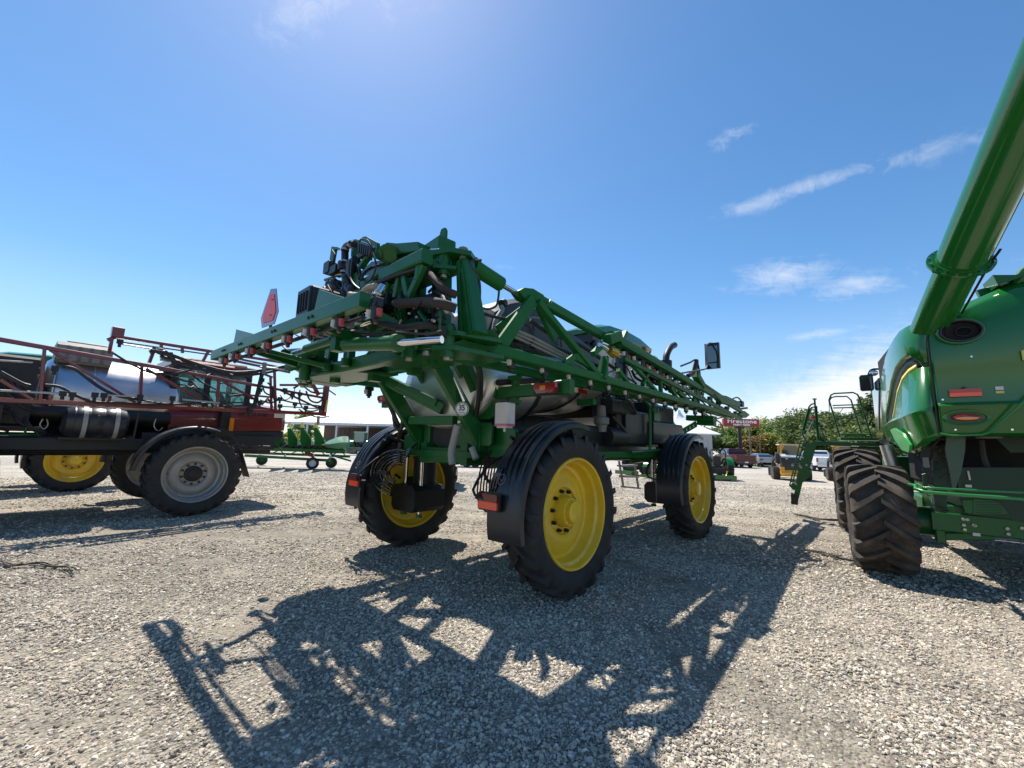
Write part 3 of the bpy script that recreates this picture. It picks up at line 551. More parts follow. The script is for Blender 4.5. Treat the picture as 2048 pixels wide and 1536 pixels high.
# crossbar with tail lamps
b = MB(); b.beam((-1.86, -.52, 2.44), (2.0, -.52, 2.44), .09, .15); b.beam((1.96, -.52, 2.44), (2.16, -.52, 2.44), .10, .17)
b.box2((.62, -.6, 2.38), (1.02, -.56, 2.54)); b.beam((1.28, -.5, 2.62), (1.28, -.5, 2.28), .07, .1); b.beam((1.22, -.56, 2.62), (1.42, -.56, 2.62), .05); b.beam((1.22, -.56, 2.30), (1.42, -.56, 2.30), .05)
b.beam((.5, -.5, 1.7), (.5, -.5, 2.45), .14, .1); b.beam((-.5, -.5, 1.7), (-.5, -.5, 2.45), .14, .1); b.box2((.2, -.58, 2.1), (.95, -.54, 2.42)); b.box2((.2, -.58, 1.75), (.95, -.54, 2.05))
b.build('rear_crossbar', GREEN, root)
for x, y in ((1092, 777), (768, 798)):
    c = q(x, y, -.62); b = MB(); b.loops([[c+V(-.17*k, 0, .06*k+.0), c+V(.17*k, 0, .06*k), c+V(.17*k, 0, 0), c+V(.12*k, 0, -.06*k), c+V(-.12*k, 0, -.06*k), c+V(-.17*k, 0, 0)] for k in (1,)]+[[c+V(-.16, -.04, .055), c+V(.16, -.04, .055), c+V(.16, -.04, 0), c+V(.11, -.04, -.055), c+V(-.11, -.04, -.055), c+V(-.16, -.04, 0)]])
    o = b.build('tail_lamp', LAMPR, root)
    b = MB(); b.box2((c.x-.18, c.y+.0, c.z-.065), (c.x+.18, c.y+.03, c.z+.07)); b.build('lamp_housing', BLACK, o)
    b = MB(); b.box2((c.x-.06, c.y-.045, c.z-.02), (c.x+.02, c.y-.04, c.z+.03)); b.build('lamp_window', AMBER, o)
# speed sign 35
SN = V(.55, -.83, 0).normalized(); SR = V(.83, .55, 0).normalized(); sgc = q(924, 818, -1.08); b = MB(); b.cyl(sgc, sgc+SN*.006, .086, n=32); sg = b.build('speed_disc', WHITEP, root, label='round white 35 miles per hour sticker plate')
b = MB(); ring = []
b.lathe([(.0061, .072), (.008, .072), (.008, .081), (.0061, .081)], sgc, SN, 36); b.build('sign_ring', BLK2, sg)
text_mesh('35', .10, 'sign_number', BLK2, sg, facing(sgc+SN*.009+V(0, 0, .012), SR, (0, 0, 1)), .001, .002, .95, .85)
text_mesh('miles/h', .026, 'sign_unit', BLK2, sg, facing(sgc+SN*.009+V(0, 0, -.045), SR, (0, 0, 1)), .001)
# washer bottle
bc = q(1010, 829, -.75); b = MB(); b.box((bc.x, bc.y, bc.z), (.20, .14, .28)); b.box((bc.x, bc.y, bc.z-.15), (.16, .11, .03)); b.cyl((bc.x, bc.y, bc.z-.16), (bc.x, bc.y, bc.z-.21), .015); bo = b.build('fluid_bottle', WHITE, root, label='white plastic bottle with pink fluid in its bottom')
b = MB(); b.box((bc.x, bc.y, bc.z-.128), (.203, .143, .03)); b.build('fluid', FLUID, bo); b = MB(); b.cyl((bc.x, bc.y, bc.z+.14), (bc.x, bc.y, bc.z+.17), .05); b.box((bc.x-.115, bc.y, bc.z), (.03, .1, .22)); b.build('bottle_cap', BLACK, bo)
# lift arms
b = MB()
for sd_ in (1, -1):
    b.beam((sd_*.68, -.50, 1.80), (sd_*.68, -1.33, 2.80), .10, .22, up=(0, 1, 0)); b.box2((sd_*.68-.03, -.62, 1.6), (sd_*.68+.03, -.3, 1.95))
b.each('lift_arm', GREEN, root)
b = MB(); b.beam(q(772, 760, -1.2), q(886, 818, -.75), .12, .16); b.beam(q(800, 770, -1.1), q(876, 806, -.8), .16, .10); b.beam(q(822, 841, -.8), q(910, 841, -.8), .09, .12)
b.beam(q(925, 715, -1.0), q(955, 790, -.6), .12, .14); b.beam(q(700, 765, -1.2)+V(0, .3, 0), q(770, 770, -1.2)+V(0, .3, 0), .05); b.build('lift_brace', GREEN, root)
b = MB()
for sd_ in (1, -1): b.beam((sd_*.45, -.4, 2.4), (sd_*.45, -1.3, 3.45), .09, .14, up=(0, 1, 0))
b.each('upper_lift_arm', GREEN, root)
b = MB(); b.cyl(q(890, 712, -1.15), q(929, 803, -.95), .026, n=14); b.cyl(q(815, 770, -.7), q(846, 826, -.7), .02, n=12); b.each('lift_cylinder_rod', CHROME, root)
b = MB(); b.tube([q(915, 850, -.85), q(908, 880, -.85), q(903, 905, -.85), q(905, 928, -.85)], .05, 12, 4); b.tube([q(944, 896, -.7), q(952, 917, -.7)], .045, 12); b.each('drain_hose', GREYH, root)
b = MB(); b.tube([q(762, 770, -1.1), q(775, 800, -1.0), q(790, 835, -.9), q(800, 860, -.8), q(798, 875, -.7)], .035, 10, 4); b.tube([q(785, 800, -.9), q(790, 850, -.9), q(802, 858, -.85), q(806, 830, -.85)], .03, 10, 4)
b.tube([q(940, 700, -1.1), q(957, 740, -1.0), q(958, 790, -.8), q(952, 830, -.7)], .03, 10, 4); b.tube([q(948, 700, -1.0), q(962, 745, -.9), q(962, 800, -.75)], .025, 10, 4); b.each('lift_hose', HOSE, root)
# ------------------------------------------------------------------ spray rack (centre frame) at the back of the green sprayer
def nozzle_mesh(two=True):
    b = MB(); b.cyl((0, 0, .02), (0, 0, -.10), .042, n=10); b.box((0, 0, .03), (.11, .07, .07)); b.cyl((-.07, 0, .01), (.07, 0, .01), .026, n=8); b.cyl((0, 0, -.09), (0, 0, -.13), .022, n=8)
    b.k = 1; b.cyl((-.085, -.02, -.02), (-.09, -.03, -.075), .030, .024, n=8)
    if two: b.k = 2; b.cyl((.085, -.01, -.04), (.09, -.01, -.095), .028, .024, n=8); b.cyl((0, 0, -.125), (0, 0, -.14), .012, n=8)
    return b.mesh('nozzle', [BLACK, WHITE, REDCAP])
NOZ = nozzle_mesh()
b = MB()
LQ = -1.38
b.beam((-1.5, LQ, 2.80), (1.5, LQ, 2.80), .14, .20)                      # front lower beam
b.beam((-1.58, -1.92, 2.74), (1.58, -1.92, 2.74), .16, .16)               # rear lower beam
for sd_ in (1, -1):
    b.plate([(sd_*.2, -1.3, 2.70), (sd_*1.62, -1.45, 2.66), (sd_*1.72, -1.95, 2.66), (sd_*1.2, -2.1, 2.66), (sd_*.4, -1.98, 2.68)], (0, 0, .03))
    b.plate([(sd_*.9, -1.6, 2.84), (sd_*1.66, -1.7, 2.84), (sd_*1.72, -2.02, 2.84), (sd_*1.1, -2.2, 2.84)], (0, 0, .03))
    for ss, qq in ((1.66, -1.95), (1.3, -2.12), (1.15, -1.75)): b.cyl((sd_*ss, qq, 2.60), (sd_*ss, qq, 2.92), .075, n=14)
    b.beam((sd_*1.34, -1.75, 2.8), (sd_*1.30, -1.75, 3.66), .13, .15, up=(0, 1, 0)); b.beam((sd_*1.05, -1.62, 2.8), (sd_*1.05, -1.62, 3.66), .10, .14, up=(0, 1, 0)); b.beam((sd_*.48, -1.5, 2.6), (sd_*.48, -1.5, 3.86), .12, .16, up=(0, 1, 0))
    b.beam((sd_*.82, -1.7, 2.8), (sd_*.82, -1.7, 3.6), .07, .1, up=(0, 1, 0))
b.beam((-1.6, -1.78, 3.62), (1.6, -1.78, 3.62), .16, .13)                 # upper beam
b.beam((-1.3, -2.2, 3.55), (1.62, -2.2, 3.55), .13, .14)                 # rear upper bar
b.beam((-1.45, -2.22, 2.98), (1.1, -2.22, 2.98), .08, .1)
for x0, y0, x1, y1 in ((800, 552, 792, 596), (808, 550, 817, 598), (848, 530, 816, 600), (778, 566, 770, 590), (840, 532, 836, 560)): b.beam(q(x0, y0, -2.2), q(x1, y1, -2.2), .055, .07)
b.beam((-.62, -1.6, 3.89), (1.40, -1.8, 3.89), .22, .17, c=.01)                 # top box beam
b.beam((.2, -2.1, 3.60), (1.6, -1.95, 3.64), .1, .1); b.beam((-1.3, -2.2, 3.55), (-1.3, -1.75, 3.6), .1); b.beam((1.3, -2.2, 3.52), (1.55, -1.85, 3.62), .12, .1); b.beam((.95, -2.05, 2.75), (1.66, -1.95, 2.72), .16, .1)
rack = b.build('boom_rack', GREEN, root, label='green steel centre rack carrying the booms')
b = MB(); c = V(1.33, -1.80, 3.97); b.plate([c+V(-.05, 0, 0), c+V(.05, 0, 0), c+V(.05, 0, .1), c+V(.03, 0, .14), c+V(-.03, 0, .14), c+V(-.05, 0, .1)], (0, .03, 0)); b.build('lifting_eye', GREEN, rack)
# bent bracket left of the top box beam
b = MB(); br = [q(771, 500, -2.0), q(786, 490, -2.0), q(806, 492, -2.0), q(848, 489, -2.0), q(850, 505, -2.0), q(812, 512, -2.0), q(800, 524, -2.0), q(775, 518, -2.0)]; b.plate(br, (0, .16, 0)); b.cyl(q(776, 508, -2.16), q(776, 508, -1.9), .11, n=18); b.cyl(q(780, 512, -2.2), q(780, 512, -2.1), .07, n=14)
b.build('rack_hinge', GREEN, rack)
# corner towers
for sd_ in (1, -1):
    b = MB(); b.beam((sd_*1.86, -1.78, 2.80), (sd_*1.69, -1.78, 3.62), .25, .2, up=(0, 1, 0), w1=.13, h1=.16); b.beam((sd_*1.80, -1.89, 2.80), (sd_*1.69, -1.87, 3.6), .05, .03, up=(0, 1, 0)); b.beam((sd_*1.93, -1.88, 2.80), (sd_*1.75, -1.87, 3.5), .03, .03, up=(0, 1, 0))
    b.plate([(sd_*1.3, -2.0, 3.66), (sd_*1.5, -2.06, 3.68), (sd_*1.68, -1.98, 3.69), (sd_*1.80, -1.8, 3.68), (sd_*1.72, -1.66, 3.68), (sd_*1.3, -1.7, 3.66)], (0, 0, .05)); b.plate([(sd_*1.3, -2.02, 3.52), (sd_*1.55, -2.08, 3.52), (sd_*1.7, -1.9, 3.52), (sd_*1.3, -1.8, 3.52)], (0, 0, .035))
    b.cyl((sd_*1.56, -1.95, 3.46), (sd_*1.56, -1.95, 3.74), .06, n=14)
    b.plate([(sd_*1.45, -2.0, 2.80), (sd_*1.6, -2.16, 2.80), (sd_*1.86, -1.98, 2.80), (sd_*1.98, -1.5, 2.80), (sd_*1.7, -1.4, 2.80)], (0, 0, .04)); b.plate([(sd_*1.5, -2.0, 2.66), (sd_*1.66, -2.12, 2.66), (sd_*1.84, -1.98, 2.66), (sd_*1.92, -1.4, 2.66), (sd_*1.6, -1.4, 2.66)], (0, 0, .04))
    b.cyl((sd_*1.72, -1.98, 2.58), (sd_*1.72, -1.98, 2.88), .07, n=14); b.cyl((sd_*1.72, -1.75, 2.78), (sd_*1.72, -1.75, 2.90), .09, .07, n=14)
    tw = b.build('fold_tower', GREEN, root)
    b = MB(); 
    for p in ((1.72, -1.98, 2.55), (1.56, -1.95, 3.43), (1.55, -2.1, 2.60), (1.3, -2.12, 2.57), (1.66, -1.9, 2.57)): b.cyl((sd_*p[0], p[1], p[2]), (sd_*p[0], p[1], p[2]+.04), .035, n=6)
    b.each('pivot_bolt', ZINC, tw)
b = MB(); p = s(926, 510, 1.7); b.cyl(p-V(0, 0, .12), p, .035, n=12); b.cyl(p, p+V(0, 0, .07), .05, n=8); b.build('sensor', GREYP, root); 
# fold cylinders
b = MB(); b.cyl(q(692, 690, -2.5), q(796, 686, -2.45), .068, n=20); b.cyl(q(790, 686, -2.45), q(798, 686, -2.45), .08, n=20); b.cyl(q(612, 697, -2.5), q(668, 679, -2.5), .045, n=16); b.box(q(677, 685, -2.5), (.12, .12, .2))
fc_ = b.build('fold_cylinder', GREEN, root)
b = MB(); b.cyl(q(797, 686, -2.45), q(884, 679, -2.3), .033, n=16); b.cyl(q(585, 706, -2.5), q(613, 697, -2.5), .022, n=12); b.each('cylinder_rod', CHROME, fc_)
b = MB()
for sg_ in (0, 1):
    b.cyl(q(572, 700, -2.2)-V(0, 0, .02), q(572, 716, -2.2), .07, n=14); 
b.plate([q(565, 718, -2.2), q(640, 712, -2.0), q(660, 722, -1.9), q(650, 740, -1.9), q(600, 735, -2.1), q(578, 742, -2.2)], (0, 0, .03)); b.plate([q(565, 700, -2.2), q(600, 698, -2.2), q(640, 705, -2.1), q(620, 716, -2.1)], (0, 0, .025))
for x, y in ((610, 722), (655, 735), (692, 725), (578, 735)): b.cyl(q(x, y, -2.05)-V(0, 0, .05), q(x, y, -2.05)+V(0, 0, .05), .06, n=12)
b.build('hinge_casting', GREEN, root)
# left-right spray bar behind the rack
L0 = G.at(430, 712, z=2.92); L1 = G.at(730, 600, z=2.92)
b = MB(); b.beam(L0, L1, .10, .13, c=.006); bar = b.build('spray_bar', GREEN, root, label='long straight green spray bar across the back')
b = MB()
for t in (.14, .30, .56, .78): 
    p = L0.lerp(L1, t)
    for d in (-.04, .04): b.cyl(p+V(d, -.045, .0), p+V(d, -.062, .0), .016, n=6)
b.each('bar_bolt', BLACKM, bar)
b = MB()
for x, y in ((470, 662), (640, 586)):
    pass
b.plate([q(x, y, -2.88) for x, y in ((468, 694), (475, 659), (520, 671), (514, 676), (491, 675), (483, 686))], (0, .03, 0)); b.plate([q(x, y, -2.75) for x, y in ((628, 636), (641, 579), (697, 598), (692, 616))], (0, .03, 0))
b.beam(L0.lerp(L1, .3)+V(0, 0, -.02), V(-1.45, -2.2, 2.85), .05, .1); b.beam(L0.lerp(L1, .75), V(.6, -2.2, 2.85), .05, .1); b.beam(L0.lerp(L1, .75), V(.6, -2.2, 3.3), .05, .08); b.beam(L0.lerp(L1, .3), L0.lerp(L1, .3)+V(.5, .8, -.2), .05, .06)
b.beam(q(745, 625, -2.4), q(795, 650, -2.2), .06, .09); b.each('bar_bracket', GREEN, bar)
random.seed(4)
for x, y in ((753, 613), (680, 634), (623, 653), (578, 668), (537, 682), (504, 693), (472, 704), (451, 713)):
    p = G.at(x, y, z=2.86); 
    o = put(NOZ, 'nozzle', bar, p, rot=(0, 0, random.uniform(-.15, .15)), scale=(.95, .95, 1.05))
b = MB(); pz = [L0.lerp(L1, t)+V(0, .1, -.09) for t in (.02, .3, .6, .95)]; b.tube(pz, .022, 8); b.tube([L0+V(0, .08, -.02), L0+V(-.02, .16, .08), L0+V(.25, .2, .1), L0+V(.5, .16, 0)], .03, 8, 4); b.build('spray_pipe', HOSE, bar)
# slow vehicle emblem
em = [q(542, 578, -2.62), q(553, 577, -2.62), q(557, 623, -2.62), q(549, 648, -2.62), q(524, 656, -2.62), q(522, 637, -2.62)]
b = MB(); b.plate(em, (0, .008, 0)); b.cyl(q(540, 650, -2.60), q(538, 672, -2.60), .012, n=8); b.cyl(q(543, 650, -2.60), q(541, 672, -2.60), .012, n=8); e_ = b.build('slow_vehicle_emblem', DRED, root, label='dark red bordered triangular slow vehicle emblem on a post')
cc = sum(em, Vector())/6; b = MB(); b.plate([cc+(p-cc)*.74+V(0, -.008, 0) for p in em], (0, .004, 0)); b.build('emblem_centre', mat('emblem_red', (.9, .045, .03), .4, var=.06), e_)
b = MB(); 
for x, y in ((545, 599), (541, 630)): b.cyl(q(x, y, -2.635)+V(0, 0, 0), q(x, y, -2.635)+V(0, -.01, 0), .01, n=8)
b.each('emblem_bolt', BLACKM, e_)
# black ribbed box
c = q(612, 606, -2.72); b = MB(); b.box((c.x, c.y+.14, c.z), (.36, .30, .34)); b.box((c.x+.0, c.y-.02, c.z), (.33, .03, .31)); bx = b.build('control_box', BLACK, root, label='black ribbed control box')
b = MB()
for k in range(4): b.box((c.x-.11+.07*k, c.y-.04, c.z), (.018, .02, .22))
b.build('box_slot', mat('box_slot_shade', (.02, .03, .04), .7), bx)
# plumbing stack on the left of the rack
pq = -2.25
b = MB(); b.tube([q(692, 600, pq), q(691, 560, pq), q(690, 530, pq), q(690, 503, pq), q(691, 496, pq), q(696, 491, pq), q(703, 489, pq), q(709, 489, pq)], .044, 12, 2); b.cyl(q(688, 526, pq), q(688, 542, pq), .075, n=14); b.cyl(q(690, 580, pq), q(691, 600, pq), .055, n=14)
b.box(q(664, 538, pq), (.16, .16, .15)); b.box(q(675, 542, pq), (.18, .14, .10)); b.cyl(q(700, 532, pq), q(713, 520, pq), .06, n=12); b.tube([q(706, 522, pq), q(716, 532, pq), q(720, 548, pq), q(716, 560, pq)], .02, 8, 3); b.box(q(706, 545, pq), (.14, .12, .2))
b.tube([q(650, 560, pq), q(664, 556, pq), q(672, 560, pq), q(676, 570, pq)], .018, 8, 3)
for x, y, r_ in ((668, 574, .05), (672, 586, .055), (660, 584, .045), (684, 592, .05), (706, 578, .045), (712, 584, .055), (742, 585, .05), (753, 598, .06), (700, 560, .04), (676, 572, .05), (662, 592, .04)): p_ = q(x, y, pq); b.tube([p_+V(-.05, .05, .05), p_+V(-.01, -.06, .02), p_+V(.04, -.05, -.05), p_+V(.02, .05, -.1)], r_, 10, 3)
b.cyl(q(755, 604, pq-.1), q(750, 630, pq-.1), .07, .06, n=14)
b.build('plumbing', BLACK, root, label='black pipes, valves and motors stacked behind the rack')
b = MB()
for x, y, r_, dz_ in ((690, 500, .05, 1), (690, 524, .052, 1), (689, 545, .05, 1), (703, 489, .05, 0), (672, 585, .06, 0), (664, 578, .055, 0), (684, 598, .05, 1), (708, 580, .055, 0), (716, 590, .06, 0), (760, 580, .055, 0), (750, 592, .06, 1)):
    p = q(x, y, pq-.02); b.lathe([(-.012, r_-.01), (.012, r_-.01), (.012, r_), (-.012, r_), (-.012, r_-.01)], p, (0, .1, 1) if dz_ else (1, -.3, .2), 16)
b.cyl(q(666, 551, pq), q(686, 548, pq), .016, n=8); b.each('hose_clamp', ZINC, root)
b = MB(); b.plate([q(666, 494, pq), q(677, 495, pq), q(678, 499, pq), q(672, 500, pq), q(667, 527, pq), q(661, 527, pq)], (0, .04, 0)); b.plate([q(708, 482, pq+.1), q(716, 480, pq+.1), q(742, 490, pq+.1), q(740, 520, pq+.1), q(724, 512, pq+.1), q(706, 515, pq+.1)], (0, .06, 0)); b.plate([q(728, 475, pq), q(735, 474, pq), q(757, 486, pq), q(757, 500, pq), q(752, 505, pq), q(752, 494, pq), q(726, 483, pq)], (0, .04, 0)); b.plate([q(757, 500, pq), q(757, 520, pq), q(740, 510, pq), q(742, 490, pq)], (0, .03, 0))
b.beam(q(738, 512, pq), q(722, 535, pq), .07, .05); b.beam(q(756, 508, pq), q(785, 522, -1.9), .08, .1); b.plate([q(700, 556, pq), q(716, 545, pq), q(722, 570, pq), q(718, 590, pq)], (0, .04, 0)); b.plate([q(649, 575, pq), q(655, 556, pq), q(660, 566, pq), q(655, 590, pq)], (0, .02, 0))
b.plate([q(645, 580, pq), q(690, 600, pq), q(700, 615, pq), q(650, 615, pq)], (0, .05, 0)); b.build('plumbing_bracket', GREEN, root)
b = MB()
for k in range(6): b.box(q(722+k*4.2, 497+k*1.4, pq-.06), (.025, .06, .11))
b.box(q(734, 507, pq-.02), (.28, .08, .06)); b.build('wiring_block', BLACKM, root)
b = MB(); b.plate([q(722, 545, -1.9), q(745, 524, -1.9), q(778, 520, -1.9), q(790, 530, -1.9), q(770, 548, -1.9), q(728, 552, -1.9)], (0, .03, 0)); b.build('rack_window', mat('tinted_panel', (.09, .16, .16), .2), root)
b = MB(); b.tube([q(700, 590, -2.5), q(706, 591, -2.5), q(722, 590, -2.5), q(735, 578, -2.5), q(752, 573, -2.5)], .036, 12, 5); b.build('beige_elbow_hose', BEIGE, root)
b = MB(); b.cyl(q(757, 586, -2.52), q(766, 572, -2.48), .036, n=14); b.cyl(q(755, 590, -2.52), q(758, 585, -2.52), .044, n=14); b.cyl(q(700, 656, -2.4), q(745, 640, -2.3), .045, n=12); b.cyl(q(843, 503, -1.95), q(878, 500, -1.9), .02, n=10); b.build('pipe_joint', CHROME, root)
b = MB(); b.tube([q(788, 606, -2.25), q(810, 607, -2.3), q(850, 604, -2.3), q(880, 607, -2.3), q(912, 617, -2.2)], [.03, .045, .052, .055, .045], 14, 4); b.tube([q(846, 534, -2.05), q(870, 560, -2.1), q(890, 580, -2.1), q(912, 590, -2.0)], [.032, .04, .042, .04], 12, 4); b.each('sleeved_hose', SLEEVE, root)
b = MB(); random.seed(21)
for k in range(46):
    x = random.uniform(640, 880); y = 590+random.uniform(-5, 75)+(x-760)*-.05; qq = random.uniform(-2.2, -1.7); pts = [q(x, y, qq)]
    dx = random.uniform(-1, 1)
    for j in range(4): x += dx*random.uniform(8, 26); y += random.uniform(-14, 16); y = max(575, min(676, y)); x = max(615, min(892, x)); qq = max(-2.35, min(-1.5, qq+random.uniform(-.2, .2))); pts.append(q(x, y, qq))
    b.tube(pts, random.choice((.012, .016, .02, .03)), 6, 3)
b.tube([q(735, 640, -2.3), q(760, 645, -2.3), q(800, 655, -2.3), q(850, 650, -2.3), q(880, 655, -2.2)], .035, 8, 4); b.tube([q(650, 690, -2.3), q(656, 660, -2.4), q(672, 650, -2.4), q(690, 655, -2.3)], .02, 8, 4)
b.tube([q(745, 560, -2.3), q(770, 540, -2.2), q(800, 520, -2.1), q(850, 508, -2.0)], .02, 8, 4); b.tube([q(750, 568, -2.3), q(790, 552, -2.25), q(838, 536, -2.2)], .022, 8, 4); b.tube([q(722, 560, -2.3), q(730, 545, -2.2), q(752, 532, -2.1), q(790, 526, -2.0)], .018, 8, 4)
b.build('rack_hose', HOSE, root, label='tangle of black hoses inside the rack')
b = MB(); random.seed(5)
for k in range(30):
    x = random.uniform(640, 880); y = 600+random.uniform(0, 72); p = q(x, y, random.uniform(-2.2, -1.9)); b.box(p, (random.uniform(.05, .13), .10, random.uniform(.05, .14)))
b.each('rack_valve', BLACKM, root)
b = MB(); random.seed(6)
for k in range(22):
    x = random.uniform(650, 880); y = 598+random.uniform(0, 75); p = q(x, y, -2.3); b.cyl(p, p+V(random.uniform(-.06, .06), 0, random.uniform(-.05, .05)), .014, n=6)
b.each('rack_fitting', ZINC, root)
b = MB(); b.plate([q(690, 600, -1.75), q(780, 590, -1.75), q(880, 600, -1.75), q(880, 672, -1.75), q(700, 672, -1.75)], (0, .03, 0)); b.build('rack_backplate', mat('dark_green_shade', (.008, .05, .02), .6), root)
b = MB(); b.beam(q(795, 650, -2.1), q(793, 672, -2.1), .05); b.beam(q(805, 560, -2.1), q(805, 680, -2.1), .05, .06); b.beam(q(822, 640, -2.1), q(822, 676, -2.1), .1, .05); b.beam(q(832, 640, -2.1), q(834, 690, -2.1), .05, .05); b.beam(q(770, 660, -2.2), q(768, 682, -2.2), .04); b.each('rack_strut', GREEN, rack)
b = MB(); b.cyl(q(896, 622, -2.0), q(906, 634, -2.0), .018, n=8); b.cyl(q(895, 620, -2.03), q(895, 620, -1.97), .035, n=12); b.build('crank_handle', ZINC, rack)

b = MB(); random.seed(33)
for k in range(34):
    x = random.uniform(650, 885); y = random.uniform(600, 672); p0 = q(x, y, random.uniform(-2.3, -2.0)); p1 = p0+V(random.choice((0, .2, -.2, .1)), 0, random.choice((.05, .25, -.2, 0)))
    if (p1-p0).length > .04: b.beam(p0, p1, random.uniform(.02, .05), random.uniform(.015, .03))
b.each('small_bracket', GREEN, rack)
b = MB()
for x, y, v in ((735, 594, -2.6), (742, 604, -2.6), (748, 612, -2.55), (714, 612, -2.5), (640, 668, -2.6), (690, 640, -2.6), (610, 668, -2.6), (655, 664, -2.6), (700, 648, -2.6)):
    p = q(x, y, v); b.box(p, (.07, .06, .07)); b.cyl(p, p+V(.07, -.02, .02), .018, n=8)
b.each('valve_block', GREYP, root)
b = MB()
for pts in ([(628, 574), (640, 590), (655, 604), (670, 616), (700, 622)], [(655, 570), (664, 590), (660, 610), (672, 622)], [(700, 520), (698, 545), (706, 566), (722, 580)], [(718, 484), (724, 478), (736, 482), (742, 500), (734, 520)], [(745, 505), (752, 530), (744, 556), (730, 566)], [(664, 500), (670, 512), (665, 526)], [(590, 668), (606, 676), (630, 672), (650, 676)], [(700, 664), (740, 668), (790, 664), (850, 668), (884, 662)], [(560, 686), (575, 700), (600, 700), (640, 690)]):
    b.tube([q(x, y, -2.42) for x, y in pts], .011, 6, 4)
b.each('cable', HOSE, root)
# ------------------------------------------------------------------ folded booms
def make_boom(mir=False):
    sg_ = -1 if mir else 1
    b = MB(); z0 = 2.79; S0 = 1.70
    e0 = s(975, 692, S0); e1 = s(1482, 834, S0)
    P = lambda x, y, v=S0: s(x, y, v)
    b.beam(P(955, 690), e1, .12, .125, w1=.09, h1=.08)
    b.beam(P(1000, 712, 1.62), P(1440, 826, 1.62), .05, .09)
    b.beam(V(S0-.32, -1.35, 2.70), V(S0-.2, 8.8, 2.72), .09, .10)
    for k in range(16): b.beam((S0, -1.0+k*.62, 2.74), (S0-.3, -.7+k*.62, 2.72), .03, .03)
    b.beam(P(1056, 588, 1.62), P(1213, 676, 1.62), .11, .12); b.beam(P(1213, 676, 1.62), P(1330, 745, 1.62), .09, .1)
    b.plate([P(1030, 584, 1.62), P(1040, 578, 1.62), P(1058, 580, 1.62), P(1078, 592, 1.62), P(1088, 606, 1.62), P(1068, 606, 1.62), P(1052, 604, 1.62), P(1040, 598, 1.62)], (.14, 0, 0))
    b.beam(P(1066, 600), P(1002, 690), .05, .16); b.beam(P(1070, 602, 1.5), P(996, 660, 1.42), .03, .12)
    b.beam(P(1074, 604), P(1194, 750), .10, .08); b.beam(P(1074, 604, 1.55), P(1110, 680, 1.45), .06, .14)
    b.beam(P(1150, 712), P(1128, 728), .05, .08); b.beam(P(1150, 712), P(1186, 735), .05, .1); b.beam(P(1186, 708), P(1206, 688), .08, .08); b.beam(P(1210, 714), P(1202, 758), .12, .05, w1=.18)
    for (x0, y0, x1, y1) in ((1258, 722, 1312, 782), (1320, 760, 1322, 790), (1356, 785, 1388, 812), (1390, 775, 1398, 815), (1300, 735, 1285, 770), (1340, 775, 1356, 800), (1420, 800, 1440, 822), (1236, 740, 1255, 765)): b.beam(P(x0, y0), P(x1, y1), .07, .06)
    b.plate([P(1200, 755), P(1206, 712), P(1214, 712), P(1216, 758)], (.02, 0, 0)); b.plate([P(1385, 770), P(1402, 760), P(1398, 812), P(1388, 812)], (.03, 0, 0))
    b.cyl(P(978, 681, S0-.1), P(978, 681, S0+.1), .11, n=24); b.cyl(P(978, 681, S0-.12), P(978, 681, S0+.12), .045, n=14)
    b.plate([P(893, 690, 1.72), P(930, 676, 1.72), P(975, 672, 1.72), P(985, 690, 1.72), P(960, 708, 1.72), P(900, 704, 1.72)], (0.1, 0, 0.0))
    b.plate([P(905, 702, 1.5), P(990, 708, 1.5), P(1010, 722, 1.5), P(960, 730, 1.5), P(920, 718, 1.5)], (.3, 0, 0))
    if mir: b.v = [(-x, y, z) for x, y, z in b.v]
    bo = b.build('boom', GREENB, root, label='left folded boom truss' if mir else 'right folded boom truss')
    SO = 1.74
    b = MB(); Q = lambda x, y, v=SO: s(x, y, v)
    b.beam(Q(1220, 669), Q(1492, 829), .10, .11, w1=.07, h1=.08); b.beam(Q(1236, 688), Q(1395, 778), .14, .03); b.beam(Q(1248, 717), Q(1484, 840), .05, .07, w1=.04); b.beam(Q(1232, 702, 1.66), Q(1250, 664, 1.66), .1, .06)
    b.beam(Q(1213, 680), Q(1236, 672), .16, .16); b.beam(Q(1390, 748), Q(1404, 772), .14, .16)
    b.beam(Q(1404, 768, 1.6), Q(1470, 812, 1.6), .12, .05); b.beam(Q(1395, 762, 1.45), Q(1478, 815, 1.5), .05, .05)
    for k in range(9): x = 1262+k*26; y0 = 694+(x-1236)*.585+3; y1 = 717+(x-1248)*.522; b.beam(Q(x, y0, 1.68), Q(x+7, y1+6, 1.7), .03, .03)
    b.plate([Q(1424, 788), Q(1448, 792), Q(1478, 806), Q(1474, 814), Q(1440, 806)], (.12, 0, 0)); b.plate([Q(1486, 822), Q(1496, 830), Q(1488, 836), Q(1474, 828)], (.1, 0, 0))
    if mir: b.v = [(-x, y, z) for x, y, z in b.v]
    b.build('outer_section', GREENB, bo)
    b = MB(); b.cyl(P(948, 534, 1.66), P(1001, 568, 1.64), .085, n=22); b.cyl(P(944, 531, 1.66), P(950, 535, 1.66), .1, n=18)
    if mir: b.v = [(-x, y, z) for x, y, z in b.v]
    b.build('tilt_cylinder', GREENB, bo)
    b = MB(); b.cyl(P(1001, 568, 1.64), P(1036, 588, 1.62), .032, n=14)
    if mir: b.v = [(-x, y, z) for x, y, z in b.v]
    b.build('tilt_rod', CHROME, bo)
    b = MB()
    for (a, c_) in (((1216, 700), (1372, 790)), ((1240, 712), (1450, 818)), ((1226, 694), (1300, 742))): b.tube([P(*a, 1.66), P(*c_, 1.66)], .022, 8)
